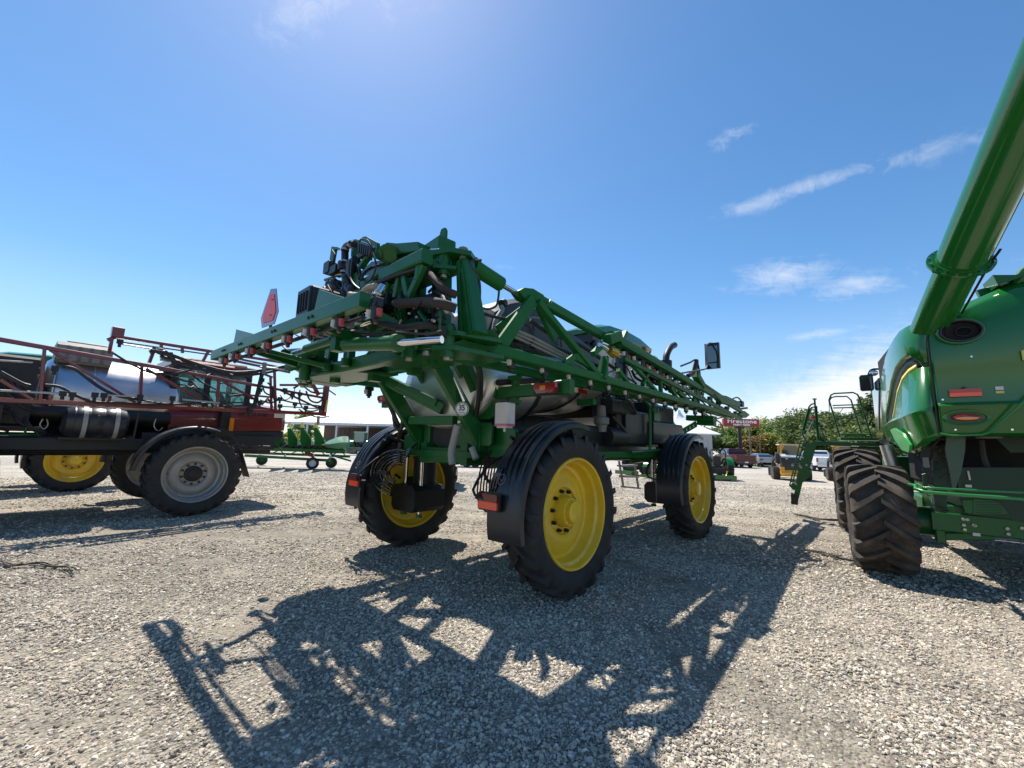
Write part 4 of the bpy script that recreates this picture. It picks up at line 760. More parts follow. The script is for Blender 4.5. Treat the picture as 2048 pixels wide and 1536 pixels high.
    for k in range(3): b.tube([P(1000+k*6, 650+k*8, 1.35), P(1060, 672+k*8, 1.4), P(1140, 715+k*6, 1.45), P(1230, 765+k*5, 1.5), P(1330, 805, 1.5)], .02, 8, 4)
    if mir: b.v = [(-x, y, z) for x, y, z in b.v]
    b.build('spray_pipe', GREYH if not mir else HOSE, bo)
    b = MB(); b.tube([P(1045, 676, 1.35), P(1070, 700, 1.4), P(1030, 700, 1.4)], .02); b.beam(P(1036, 668, 1.3), P(1150, 722, 1.38), .07, .06); b.tube([P(962, 520, 1.75), P(968, 560, 1.76), P(975, 610, 1.76), P(980, 660, 1.74)][0:1]+[P(938, 525, 1.76), P(958, 560, 1.8), P(960, 610, 1.8), P(966, 665, 1.78)], .014, 7, 4)
    b.tube([P(998, 575, 1.62), P(997, 592, 1.6), P(992, 612, 1.55), P(976, 618, 1.5), P(958, 614, 1.5)], .013, 7, 4); b.tube([P(960, 625, 1.5), P(990, 634, 1.45), P(1030, 642, 1.4), P(1060, 655, 1.4), P(1066, 680, 1.4), P(1050, 698, 1.4)], .02, 8, 4)
    b.tube([P(1060, 640, 1.35), P(1100, 668, 1.4), P(1160, 690, 1.4), P(1240, 745, 1.4)], .028, 8, 4)
    b.tube([P(1065, 745, 1.3)+V(0, .4, 0), P(1040, 755, 1.2)+V(0, .3, 0), P(995, 765, 1.15)], .04, 10, 4)
    b.tube([Q(1362, 732), Q(1380, 725), Q(1392, 720), Q(1398, 738), Q(1402, 765)], .02, 8, 4); b.tube([Q(1384, 745), Q(1390, 722), Q(1396, 722), Q(1394, 745), Q(1400, 768)], .016, 8, 4); b.tube([Q(1376, 752), Q(1386, 745), Q(1392, 722)], .05, 8, 3)
    b.tube([Q(1460, 800), Q(1475, 795), Q(1484, 806), Q(1478, 815)], .02, 8, 4); b.box(Q(1482, 808), (.12, .2, .16)); b.tube([Q(1478, 818), Q(1494, 816)], .03)
    random.seed(8)
    for k in range(44):
        x = 1225+random.uniform(0, 190); y = 690+(x-1225)*.60+random.uniform(0, 34); pts = [P(x, y, random.uniform(1.4, 1.65))]
        for j in range(3): x += random.uniform(6, 22); y += random.uniform(-4, 20); pts.append(P(x, y, random.uniform(1.4, 1.65)))
        b.tube(pts, random.choice((.012, .018, .024)), 6, 3)
    if mir: b.v = [(-x, y, z) for x, y, z in b.v]
    b.build('boom_hose', HOSE, bo)
    for k in range(13):
        p = V(1.62, -.95+k*.52+k*k*.012, 2.63)
        if not mir: pp = G.at([1022, 1089, 1139, 1181, 1217, 1251, 1280, 1307, 1330, 1351, 1372, 1390, 1406][k], [719, 735, 749, 761, 771, 781, 789, 797, 803, 809, 814, 819, 823][k], s=1.62); p = pp
        put(NOZ1, 'nozzle', bo, (sg_*p.x, p.y, p.z), rot=(0, 0, R(100)+random.uniform(-.2, .2)), scale=(1.1,)*3)
    for k in range(14):
        x = 1250+k*17; y = 704+(x-1250)*.56; p = Q(x, y, 1.7)
        put(NOZ, 'nozzle', bo, (sg_*p.x, p.y, p.z), rot=(0, 0, R(90)+random.uniform(-.4, .4)), scale=(1.1,)*3)
    if not mir:
        b = MB(); b.cyl(Q(1218, 700), Q(1229, 706), .06, .085, n=16); b.build('brass_coupling', CONB, bo)
        b = MB(); b.cyl(Q(1199, 689), Q(1214, 699), .035, n=12); b.cyl(Q(1204, 680), Q(1204, 694), .02, n=8); b.cyl(Q(1200, 686), Q(1212, 690), .045, n=12); b.each('coupling_joint', CHROME, bo)
        b = MB(); b.tube([P(1098, 606), P(1101, 600), P(1103, 606)], .006, 6, 3); b.build('lifting_ring', ZINC, bo)
        b = MB()
        for x, y in ((1046, 634), (1075, 650), (1062, 634)): b.cyl(P(x, y, 1.3), P(x+20, y+3, 1.3), .012, n=6)
        b.each('cover_clip', ZINC, bo)
        b = MB(); b.box2((1.1, 1.2, 2.42), (1.4, 1.3, 2.52)); b.beam(q(1376, 836, 6.0), q(1430, 838, 6.0), .3, .13); b.beam(q(1396, 846, 6.0), q(1430, 848, 6.0), .2, .1); c0_, c1_ = q(1392, 848, 5.9), q(1357, 868, 5.2); b.beam(c0_, c1_, .04, .14); b.build('boom_cradle', GREENB, root)
        b = MB()
        for t in (.2, .4, .6, .8): c = c0_.lerp(c1_, t); b.cyl(c+V(.018, 0, 0), c+V(.026, 0, 0), .035, n=12)
        b.each('cradle_hole', WHITE, root)
NOZ1 = nozzle_mesh(False)
make_boom(False); make_boom(True)
# ------------------------------------------------------------------ THE RED SPRAYER on the left
yr = R(39); FR_ = V(math.sin(yr), math.cos(yr), 0); RR_ = V(math.cos(yr), -math.sin(yr), 0)
ro = V(-7.2, 9.6, 0)-RR_*.19-RR_*2.0-FR_*3.86
A = Frame(ro.x, ro.y, yr)
red = thing('crop_sprayer', 'dark red sprayer with grey front wheel and steel tank, parked left of the green one', 'crop sprayer', A.o, -A.yaw)
def a(x, y, v=2.15): return A.at(x, y, s=v)
random.seed(31)
KR = wheel_kit(.925, .50, .63, SILVERR, RUBBER, 'silver_wheel', nl=26, lh=.03, hubc=BLACKM, span=.2, hublen=.10, hubr=.15, lw=.075)
for s_, q_ in ((2, 3.86), (-2, 3.86), (-2, .1), (2, .1)): add_wheel(KR, red, (s_, q_, .925), s_, random.uniform(0, 6))
# paint chips on the near front wheel
b = MB(); 
# chassis
b = MB()
for sd_ in (1, -1): b.beam((sd_*.5, -.8, 1.55), (sd_*.5, 6.0, 1.5), .16, .34)
for qq in (.1, 3.86): b.beam((-1.7, qq, 1.35), (1.7, qq, 1.35), .3, .22)
for sd_ in (1, -1):
    for qq in (.1, 3.86): b.cyl((sd_*1.55, qq, .8), (sd_*1.55, qq, 1.55), .14, n=16); b.cyl((sd_*1.5, qq, .925), (sd_*1.9, qq, .925), .16, n=16)
b.box2((.3, -.9, 1.42), (1.3, 3.0, 1.70), c=.03); b.box2((.3, 3.0, 1.45), (1.1, 5.9, 1.85), c=.03); b.box2((-1.4, -.9, 1.3), (.3, 3.0, 1.6)); b.box2((.6, -.9, 1.7), (1.6, .9, 2.3), c=.05)
b.build('chassis', BLACKM, red)
# tank
b = MB(); b.lathe([(0, 0), (.03, .5), (.08, .78), (.2, .90), (2.25, .92), (2.36, .82), (2.42, .5), (2.44, 0)], (0, 1.3, 2.60), (0, 1, 0), 48); tk = b.build('tank', STEELR, red, angle=50)
b = MB(); b.loops([sect(0, 2, 1.0, 1.9, 2.5, qv=1.2), sect(0, 2, 1.05, 1.85, 2.5, qv=3.5)]); b.build('tank_cradle', BLACKM, tk)
b = MB()
for qq in (1.5, 2.1): b.lathe([(-.01, .922), (.01, .922), (.01, .928), (-.01, .928), (-.01, .922)], (0, qq, 2.62), (0, 1, 0), 48)
b.build('tank_seam', STEEL, tk)
# grey ribbed tote on top of the tank
lid0 = A.at(112, 705, s=.75); lid1 = A.at(226, 712, s=.75)
b = MB(); b.box2((-.3, lid0.y, 3.32), (.72, lid1.y, 3.78), c=.08); tot_ = b.build('tank_box', mat('grey_box', (.23, .22, .20), .45, var=.1, dust=.3), red)
b = MB()
for k in range(5): x = lid0.y+.08+k*(lid1.y-lid0.y-.16)/4; b.box2((.70, x-.06, 3.36), (.76, x+.06, 3.70), c=.01)
b.build('box_rib', mat('grey_box', (.2, .2, .2)), tot_); b = MB(); b.box2((-.3, lid0.y+.15, 3.76), (.6, lid1.y-.1, 3.83), c=.02); b.build('box_lid', mat('grey_box', (.2, .2, .2)), tot_)
# rear body (red) at the left edge, and cab roof
b = MB(); b.box2((-.9, -1.6, 2.1), (1.0, .55, 3.55), c=.12); b.build('rear_body', REDP, red); b = MB(); b.box2((.2, .5, 1.9), (1.15, 1.25, 3.3), c=.05); b.build('pump_cabinet', BLACKM, red)
random.seed(9); b = MB()
for k in range(20): p = V(1.2, random.uniform(.3, 1.3), random.uniform(2.0, 3.1)); b.tube([p, p+V(.08, .1, -.2), p+V(0, .3, -.3)], .022, 6, 3)
b.build('pump_hose', HOSE, red)
# cab
c0 = a(350, 720, .85).y; c1 = a(505, 750, .85).y
b = MB()
for sd_ in (1, -1):
    for qq in (c0+.05, c0+.75, c1-.05): b.beam((sd_*.80, qq, 2.35), (sd_*.78, qq, 3.62), .12, .13, up=(0, 1, 0))
b.box2((-.84, c0, 2.2), (.84, c1, 2.48)); b.box2((-.8, c0, 3.45), (.8, c1, 3.62)); b.box2((-.5, c0+.4, 2.4), (.3, c0+.8, 3.1), c=.08); b.cyl((-.1, c1-.5, 2.4), (-.1, c1-.4, 2.9), .04); b.cyl((-.1, c1-.46, 2.88), (-.1, c1-.4, 2.92), .2, n=20)
cb_ = b.build('cab_frame', BLACKM, red)
b = MB(); b.box2((.815, c0+.1, 2.48), (.825, c1-.08, 3.5), c=.001); b.box2((-.825, c0+.1, 2.48), (-.815, c1-.08, 3.5), c=.001); b.box2((-.78, c1+.01, 2.48), (.78, c1+.02, 3.5), c=.001); b.build('cab_window', mat('green_glass', (.42, .66, .64), .04, trans=.85, var=.02), cb_)
b = MB(); b.box2((-.85, c0-.05, 3.58), (.85, c1+.15, 3.74), c=.06); b.box2((-.7, c0+.2, 3.72), (.7, c1-.1, 3.82), c=.04); b.build('cab_roof', REDP, cb_)
b = MB()
for k in range(5): b.box((.6, c0-.12+.16*(k % 3), 3.42+.09*k), (.22, .22, .07))
b.build('work_light', GREYP, cb_)
# hood
def hsec(qq, zb, zt, wd, rr_=.18): return [V(-wd, qq, zb), V(wd, qq, zb), V(wd+.02, qq, (zb+zt)/2), V(wd, qq, zt-rr_), V(wd-.06, qq, zt-.06), V(wd-rr_, qq, zt), V(-wd+rr_, qq, zt), V(-wd+.06, qq, zt-.06), V(-wd, qq, zt-rr_), V(-wd-.02, qq, (zb+zt)/2)]
hq0 = a(340, 830, 1.0).y; hq1 = a(573, 860, 1.0).y
b = MB(); b.loops([hsec(hq0, 1.95, 2.50, .98), hsec(hq0+1.2, 1.95, 2.62, 1.0), hsec(hq1-.9, 1.98, 2.76, 1.0), hsec(hq1-.15, 2.0, 2.66, .98), hsec(hq1-.03, 2.02, 2.5, .9)]); hd = b.build('hood', REDP, red, angle=30)
b = MB(); b.loops([hsec(hq0, 1.70, 1.95, .96, .02), hsec(hq1-.1, 1.72, 2.0, .97, .02), hsec(hq1-.04, 1.75, 2.0, .92, .02)]); b.build('hood_skirt', BLACK, hd)
b = MB(); b.box2((.985, hq1-.38, 2.38), (1.005, hq1-.08, 2.53), c=.004); b.build('headlight', WHITE, hd)
b = MB(); b.box2((1.0, hq0+.2, 2.44), (1.012, hq1-1.6, 2.50), c=.002); b.build('hood_stripe', BLK2, hd)
text_mesh('SPX3330', .17, 'hood_lettering', BLK2, hd, facing((1.022, hq1-.92, 2.44), (0, 1, 0), (0, 0, 1)), .001, .003, 1.0, 1.15)
b = MB(); ln = a(448, 868, 1.25); b.box((ln.x-.1, ln.y, 2.12), (.2, .2, .9)); b.box((1.2, ln.y-.05, 1.9), (.2, .5, .25)); b.build('front_post', BLACKM, hd)
b = MB(); b.box((1.32, ln.y+.12, 2.12), (.03, .10, .34)); b.build('amber_marker', AMBER, hd)
# fender of the near front wheel
for sd_ in (1, -1):
    fm = fender_mb(0, 0, 0, 1.09, .40, R(66), R(174), ribs=False); o = put(fm.mesh('fender', BLACK), 'fender', red, (sd_*2.0, 3.80, .93), scale=(sd_, 1, 1))
    b = MB(); b.tube([(-.2, -.3, 1.08), (-.6, -.4, 1.0)], .03, 8); b.plate([(-.22, .92, .55), (.2, .92, .55), (.2, 1.16, -.12), (-.22, 1.16, -.12)], (0, .02, 0)); b.tube([(.1, .45, 1.05), (.1, .8, .78), (.1, .95, .5)], .012, 6, 3); b.build('mud_flap', BLACK, o)
# black drum tank with two grey straps
dl = a(122, 850, 1.75).y; dr_ = a(258, 850, 1.75).y
b = MB(); prof = [(0, 0), (.01, .2), (.06, .28)]; L_ = dr_-dl
for k in range(4): t = .18+k*(L_-.36)/3; prof += [(t-.02, .315), (t-.012, .311), (t+.012, .311), (t+.02, .315)]
prof += [(L_-.05, .28), (L_, .2), (L_, 0)]
b.lathe(prof, (1.55, dl, 2.02), (0, 1, 0), 32); dt = b.build('drum_tank', mat('dark_drum', (.010, .013, .02), .35, var=.1, dust=.1), red)
for t in (.32, .80): b = MB(); b.lathe([(-.035, .322), (.035, .322), (.035, .328), (-.035, .328), (-.035, .322)], (1.55, dl+L_*t, 2.02), (0, 1, 0), 32); b.build('tank_strap', mat('grey_strap', (.30, .30, .31), .45), dt)
b = MB(); b.beam((1.3, dl, 1.68), (1.3, dr_, 1.68), .5, .06); b.tube([(1.8, dr_+.12, 2.3), (1.8, dr_+.1, 1.7)], .02); b.build('drum_shelf', BLACKM, red)
b = MB(); b.tube([a(86, 838, 1.5), a(80, 850, 1.5), a(88, 858, 1.5), a(96, 850, 1.5), a(94, 838, 1.5)], .012, 6, 3); b.tube([a(312, 838, 1.5), a(308, 852, 1.5), a(316, 862, 1.5), a(326, 855, 1.5)], .012, 6, 3); b.build('step_ring', ZINC, red)
# near folded boom (red lattice)
def bm(b_, x0, y0, x1, y1, w_=.07, h_=None, v0=2.15, v1=None): b_.beam(a(x0, y0, v0), a(x1, y1, v0 if v1 is None else v1), w_, h_ or w_)
b = MB()
lo0 = a(0, 800, 2.15); dlo = (a(646, 828, 2.15)-lo0).normalized(); b.beam(lo0-dlo*2.4, a(646, 828, 2.15), .09, .09)
up0 = a(0, 679, 2.15); dup = (a(350, 741, 2.15)-up0).normalized(); b.beam(up0-dup*2.6, a(350, 741, 2.15), .08, .08); bm(b, 350, 741, 519, 772, .07); bm(b, 519, 772, 648, 796, .06)
for x0, y0, x1, y1, w_ in ((89, 695, 80, 806, .16), (284, 730, 279, 812, .11), (438, 757, 434, 817, .10), (549, 740, 551, 822, .08), (541, 755, 543, 822, .06), (100, 700, 275, 808, .05), (292, 737, 402, 800, .05), (447, 764, 512, 800, .05), (560, 780, 640, 818, .04), (0, 760, 66, 800, .05), (220, 792, 218, 806, .06), (100, 790, 100, 803, .06), (466, 808, 466, 818, .05)): bm(b, x0, y0, x1, y1, w_, .05)
bm(b, 560, 770, 612, 770, .06); bm(b, 612, 770, 625, 758, .09); bm(b, 622, 762, 637, 790, .09); bm(b, 655, 758, 646, 832, .07, .16); bm(b, 545, 772, 551, 800, .16, .05)
rb = b.build('boom', REDP, red, label='near red lattice boom')
b = MB(); z_ = a(239, 674, 1.6); z1_ = a(585, 728, 1.6); b.beam(z_, z1_, .07, .07); b.beam(a(240, 684, 1.6), a(440, 712, 1.6), .03); b.beam(a(450, 712, 1.6), a(560, 735, 1.6), .06, .05)
for x0, y0, x1, y1, w_ in ((309, 697, 298, 726, .12), (322, 690, 323, 700, .08), (364, 694, 365, 706, .06), (418, 700, 406, 722, .08), (218, 707, 224, 676, .09), (470, 722, 580, 745, .05), (470, 735, 520, 742, .05), (520, 745, 545, 755, .04)): b.beam(a(x0, y0, 1.6), a(x1, y1, 1.6), w_, .06)
p = a(235, 666, 1.6); b.box((p.x, p.y, p.z), (.2, .2, .24)); b.beam(a(215, 680, 1.6), a(238, 672, 1.6), .07)
for z2 in (2.5, 3.2): b.beam((-2.1, -.8, z2), (-2.1, 7.0, z2+.05), .07)
for k in range(8): b.beam((-2.1, k*.9, 2.5), (-2.1, k*.9+.45, 3.2), .05); b.beam((-2.1, k*.9+.45, 3.2), (-2.1, k*.9+.9, 2.5), .05)
b.build('upper_boom', REDP, rb)
b = MB()
for pts, r_ in (([(125, 732), (150, 738), (175, 757), (205, 778), (240, 793), (280, 799)], .03), ([(90, 770), (120, 774), (150, 790), (190, 804), (250, 806), (320, 810), (400, 806)], .028), ([(226, 706), (262, 728), (300, 745), (340, 748), (380, 740), (396, 732)], .022), ([(0, 744), (20, 755), (45, 768), (60, 772)], .035), ([(280, 800), (340, 808), (420, 806), (500, 805)], .018),
                ([(330, 705), (400, 730), (470, 745), (540, 738), (580, 730)], .04), ([(320, 712), (390, 735), (460, 752), (530, 746), (575, 735)], .03), ([(600, 780), (598, 800), (610, 820), (635, 820), (648, 800), (648, 780)], .02), ([(612, 782), (620, 800), (636, 805), (648, 795)], .025), ([(520, 800), (540, 806), (560, 800), (590, 806), (640, 812)], .02), ([(560, 790), (570, 800), (585, 790), (592, 770)], .012), ([(525, 770), (530, 785), (545, 792)], .02), ([(535, 765), (548, 780), (545, 795)], .02), ([(440, 810), (490, 818), (540, 800)], .015), ([(300, 705), (320, 700), (340, 712), (352, 730)], .05), ([(305, 695), (322, 706), (345, 708)], .05)):
    b.tube([a(x, y, 2.22) for x, y in pts], r_, 8, 4)
random.seed(90)
for k in range(16):
    x = random.uniform(300, 610); y = 700+(x-300)*.22+random.uniform(0, 60); pts = [a(x, y, random.uniform(1.6, 2.1))]
    for j in range(3): x += random.uniform(8, 26); y += random.uniform(-6, 14); pts.append(a(x, y, random.uniform(1.6, 2.1)))
    b.tube(pts, random.choice((.014, .02, .028)), 6, 3)
b.build('boom_hose', HOSE, rb)
b = MB()
for x0, y0, x1, y1, r_ in ((0, 721, 66, 725, .018), (0, 781, 118, 787, .022), (210, 790, 345, 797, .018), (365, 799, 440, 806, .02), (555, 812, 640, 818, .018), (240, 688, 330, 702, .015), (520, 734, 578, 740, .025)): b.cyl(a(x0, y0, 2.26), a(x1, y1, 2.26), r_, n=10)
b.each('spray_pipe', mat('grey_pipe', (.42, .42, .41), .35, metal=.5), rb)
b = MB(); random.seed(12)
for x, y in ((110, 737), (126, 787), (145, 789), (190, 790), (208, 791), (280, 794), (345, 797), (445, 805), (500, 810), (520, 805), (560, 812), (590, 808), (600, 788), (612, 815), (640, 816), (570, 780), (240, 683), (524, 760), (520, 780), (512, 800), (500, 824), (585, 790), (560, 798)):
    p = a(x, y, 2.26); b.box((p.x, p.y, p.z), (.06, .10, .10)); b.cyl(p, p-V(0, 0, .12), .028, n=8)
bm(b, 526, 740, 508, 815, .10, .07, 2.24); b.build('nozzle_body', BLACKM, rb, kind='stuff')
b = MB(); p = a(527, 748, 2.3); b.cyl(p, p+V(0, 0, .3), .05, n=12); b.build('breakaway_cylinder', GREYP, rb)
b = MB(); bm(b, 655, 800, 650, 824, .05, .04, 2.24); b.build('yellow_marker', YEL2, rb)
b = MB(); b.cyl(a(637, 832, 2.15), a(636, 850, 2.15), .04, n=10); b.build('boom_rest', BEIGE, rb)
b = MB(); random.seed(77)
for k in range(12):
    p = V(1.5, random.uniform(3.0, 5.6), random.uniform(1.5, 1.8)); b.tube([p, p+V(.05, .15, -.12), p+V(0, .4, -.05)], .02, 6, 3)
b.tube([a(475, 890, 1.5), a(510, 892, 1.5), a(540, 893, 1.5)], .02); b.cyl(a(560, 895, 1.0), a(570, 885, 1.0), .05); b.build('underbody_hose', HOSE, red)

# ------------------------------------------------------------------ second green sprayer beyond the red one
p = WORLD.at(150, 925, d=13.0); y2 = R(38); F2 = V(math.sin(y2), math.cos(y2), 0); R2 = V(math.cos(y2), -math.sin(y2), 0)
o2 = V(p.x, p.y, 0)-R2*(TR+.19)-F2*WB
g2 = copy_tree(root, None, skip=('boom', 'spray_bar', 'boom_rack', 'fold_tower', 'fold_cylinder', 'hinge_casting', 'boom_cradle', 'mirror', 'ladder_step', 'ladder_rail', 'slow_vehicle_emblem', 'cradle_hole', 'speed_disc'))
for ch in list(g2.children):
    if ch.name.split('.')[0] in ('plumbing', 'plumbing_bracket', 'control_box', 'wiring_block', 'rack_window', 'beige_elbow_hose', 'pipe_joint', 'sleeved_hose', 'rack_hose', 'rack_valve', 'rack_fitting', 'rack_backplate', 'hose_clamp', 'sensor', 'tilt_cylinder', 'fluid_bottle', 'exhaust_pipe', 'valve_block', 'cable'):
        for c_ in list(ch.children): bpy.data.objects.remove(c_)
        bpy.data.objects.remove(ch)
g2.location = (o2.x, o2.y, 0); g2.rotation_euler = (0, 0, -y2); g2['label'] = 'green sprayer mostly hidden behind the dark red one, only its yellow wheel and roof showing'
# ------------------------------------------------------------------ THE COMBINE on the right
yc = R(36); Fc = V(math.sin(yc), math.cos(yc), 0); Rc = V(math.cos(yc), -math.sin(yc), 0); oc = V(5.78, 6.6, 0)+Rc*1.74
C = Frame(oc.x, oc.y, yc)
com = thing('combine_harvester', 'glossy green combine harvester seen from behind at the right edge', 'combine', C.o, -C.yaw)
def cq(x, y, v=-.95): return C.at(x, y, q=v)
def cs(x, y, v=-1.3): return C.at(x, y, s=v)
random.seed(51)
KC = wheel_kit(.80, .70, .40, YELLOW, RUBBERD, 'rear_tyre_wheel', nl=17, lh=.065, span=.36, lw=.085, hubr=.14)
KC2 = wheel_kit(.93, .80, .42, YELLOW, RUBBERD, 'front_tyre_wheel', nl=19, lh=.065, span=.34, lw=.085, hubr=.14)
for s_ in (-1.74, 1.74): add_wheel(KC, com, (s_, 0, .79), s_, 2.0)
for s_ in (-1.70, 1.70): add_wheel(KC2, com, (s_, 3.9, .93), s_, 1.0)
# side panels (left and right), rows by height, columns towards the front
def skin(grid, t=.02):
    vs = [p for r_ in grid for p in r_]; n = len(grid[0]); fs = []
    for i in range(len(grid)-1):
        for j in range(n-1): fs.append((i*n+j, i*n+j+1, (i+1)*n+j+1, (i+1)*n+j))
    return vs, fs
CM = MB
def side_panel(sg_):
    st = [(1.13, -.925), (1.22, -.88), (1.295, -.78), (1.35, -.60), (1.385, -.3), (1.39, .2), (1.365, 1.0), (1.31, 2.0), (1.24, 3.0)]
    zb = [2.05, 2.0, 1.93, 1.83, 1.78, 1.80, 1.88, 1.95, 2.0]
    uz = [2.97, 2.97, 2.97, 2.94, 2.87, 2.72, 2.42, 2.2, 2.1]
    zt = [3.63, 3.64, 3.66, 3.67, 3.68, 3.67, 3.62, 3.5, 3.4]
    objs = []
    def seg(fr, nm, m_, k0=0, k1=9, par=None, flip=False):
        g_ = []
        for f in fr:
            row = []
            for k in range(k0, k1):
                zz_, off = f(k); s_, q_ = st[k]; nx_ = (s_-off if True else s_)
                row.append(V(sg_*(s_-off), q_-(.0), zz_))
            g_.append(row)
        if sg_ > 0: g_ = [r_[::-1] for r_ in g_]
        b_ = MB(); vs, fs = skin(g_); b_.add(vs, fs); o = b_.build(nm, m_, par or com, angle=32)
        sm = o.modifiers.new('solid', 'SOLIDIFY'); sm.thickness = .02; sm.offset = -1; return o
    lo = seg([lambda k: (zb[k], .10), lambda k: (zb[k]+.05, .03), lambda k: (2.36-.10*min(1, k/4), -.02), lambda k: (2.40-.10*min(1, k/4), -.03), lambda k: (2.44-.10*min(1, k/4), .0), lambda k: (uz[k], .05 if k > 1 else .02)], 'side_panel', GREEN2)
    seg([lambda k: (uz[k]+.002, .047), lambda k: (uz[k]+.06, .052)], 'yellow_stripe', YEL2, 2, 9, lo)
    seg([lambda k: (uz[k]+(.062 if k > 1 else .0), .057 if k > 1 else .03), lambda k: (uz[k]+.17 if k > 1 else uz[k]+.03, .03 if k > 1 else .02)], 'dark_band', BLACK, 0, 9, lo)
    seg([lambda k: (uz[k]+(.172 if k > 1 else .032), .025), lambda k: (uz[k]+.22, -.012), lambda k: (uz[k]*.45+zt[k]*.55, -.005), lambda k: (zt[k]-.14, .03), lambda k: (zt[k]-.04, .08), lambda k: (zt[k], .16)], 'upper_panel', GREEN2, 0, 9, lo)
    return lo
side_panel(-1); side_panel(1)
# rear panel
cols = [-1.11, -1.08, -.9, -.6, -.25, .25, .6, .9, 1.08, 1.11]
def rq(x): return -.945-.05*(1-(x/1.11)**2)
rows = [(2.03, .05), (2.07, .0), (2.36, -.03), (2.41, -.05), (2.45, -.0), (2.9, .02), (2.95, .01), (3.3, .03), (3.55, .07), (3.63, .16)]
g_ = [[V(x, rq(x)+off, z+(.0 if z < 3.1 else .44*max(0, (1-abs(x)/1.11))*(z-3.1)/.5)) for x in cols] for z, off in rows]
b = MB(); b.add(*skin(g_)); rp = b.build('rear_panel', GREEN2, com, angle=32); sm = rp.modifiers.new('solid', 'SOLIDIFY'); sm.thickness = .02; sm.offset = 1
b = MB(); ec = cq(1921, 662, -1.02); 
def ell(c, rx, rz, n=32, dy=0): return [c+V(rx*math.cos(2*math.pi*i/n), dy, rz*math.sin(2*math.pi*i/n)) for i in range(n)]
b.loops([ell(ec, .205, .150, dy=.1), ell(ec, .20, .146, dy=-.035), ell(ec, .183, .130, dy=-.035), ell(ec+V(.015, 0, 0), .155, .112, dy=.035), ell(ec+V(.03, 0, -.01), .09, .07, dy=.04), ell(ec+V(.03, 0, -.01), .085, .065, dy=.0), ell(ec+V(.03, 0, -.01), .075, .057, dy=.0), ell(ec+V(.03, 0, -.01), .07, .052, dy=.045), ell(ec+V(.03, 0, -.01), .01, .01, dy=.045)], cap=False); b.build('exhaust_opening', [BLACK, SOOT_SHADE], rp, angle=50)
b = MB(); b.plate(ell(ec+V(.01, .03, 0), .165, .118), (0, .01, 0)); b.loops([ell(ec+V(.03, .02, -.01), .085, .06), ell(ec+V(.03, .0, -.01), .085, .06), ell(ec+V(.03, .0, -.01), .07, .05), ell(ec+V(.03, .02, -.01), .07, .05)]); b.build('exhaust_pipe', SOOT_SHADE, rp)  # flat black disc stands in for the shade deep inside the opening
b = MB(); b.loops([ell(ec, .245, .188, dy=.14), ell(ec, .235, .178, dy=.02), ell(ec, .225, .168, dy=.0), ell(ec, .205, .150, dy=.0), ell(ec, .20, .148, dy=.05)], cap=False); b.build('opening_surround', GREEN2, rp, angle=50)
b = MB(); p0, p1 = cq(1900, 792, -1.02), cq(1964, 790, -1.02); b.box2((p0.x, -1.03, p0.z-.012), (p1.x, -1.015, p0.z+.038), c=.003); rf_ = b.build('reflector', ORED, rp); b = MB(); b.box2((p0.x, -1.03, p0.z+.04), (p1.x, -1.015, p0.z+.085), c=.003); b.build('reflector', mat('red_reflector', (.5, .015, .01), .25, coat=.6), rp)
lc = cq(1933, 835, -1.04)
b = MB(); b.loops([ell(lc, .215, .10, dy=.04), ell(lc, .21, .095, dy=-.012), ell(lc, .18, .075, dy=-.005), ell(lc, .17, .07, dy=.04)], cap=False); b.build('lamp_surround', GREEN2, rp, angle=50)
b = MB(); b.loops([ell(lc, .135, .045, dy=.03), ell(lc, .135, .045, dy=-.012), ell(lc, .115, .035, dy=-.028), ell(lc, .03, .01, dy=-.033)]); o = b.build('tail_lamp', LAMPR, rp, angle=50); b = MB(); b.loops([[p for p in ell(lc+V(0, 0, -.012), .115, .022, dy=-.012)], [p for p in ell(lc+V(0, 0, -.012), .10, .018, dy=-.034)]]); b.build('lamp_window', AMBER, o)
b = MB(); b.box2((cq(2043, 705, -1.03).x, -1.03, cq(2043, 722, -1.03).z), (cq(2043, 705, -1.03).x+.5, -1.015, cq(2043, 700, -1.03).z)); b.build('yellow_decal', YEL2, rp)
b = MB(); b.cyl(cq(1928, 775, -1.0), cq(1928, 775, -1.04), .014, n=10); b.build('panel_plug', BLK2, rp)
b = MB(); b.tube([V(x, rq(x)-.002, 2.93) for x in (-1.1, -.6, 0, .6, 1.1)], .004, 6); b.tube([(-1.125, -.935, 2.05), (-1.125, -.935, 2.4), (-1.125, -.94, 2.95), (-1.12, -.93, 3.3), (-1.10, -.90, 3.6)], .012, 6); b.build('panel_gap', BLK2, rp)
for x, z, w_, h_, m_ in ((-.55, 2.62, .07, .045, WHITE), (-.55, 2.57, .07, .03, YEL2), (-1.02, 2.2, .05, .05, YEL2), (-.2, 2.7, .1, .03, WHITE)):
    b = MB(); b.box((x, rq(x)-.024, z), (w_, .004, h_)); b.build('warning_decal', m_, rp)
for x, z in ((-1.06, 3.5), (-1.06, 2.5), (-.98, 2.1), (-.5, 2.1), (-.75, 3.05)):
    b = MB(); b.cyl((x, rq(x)-.015, z), (x, rq(x)-.035, z), .012, n=8); b.build('panel_bolt', CHROME, rp)
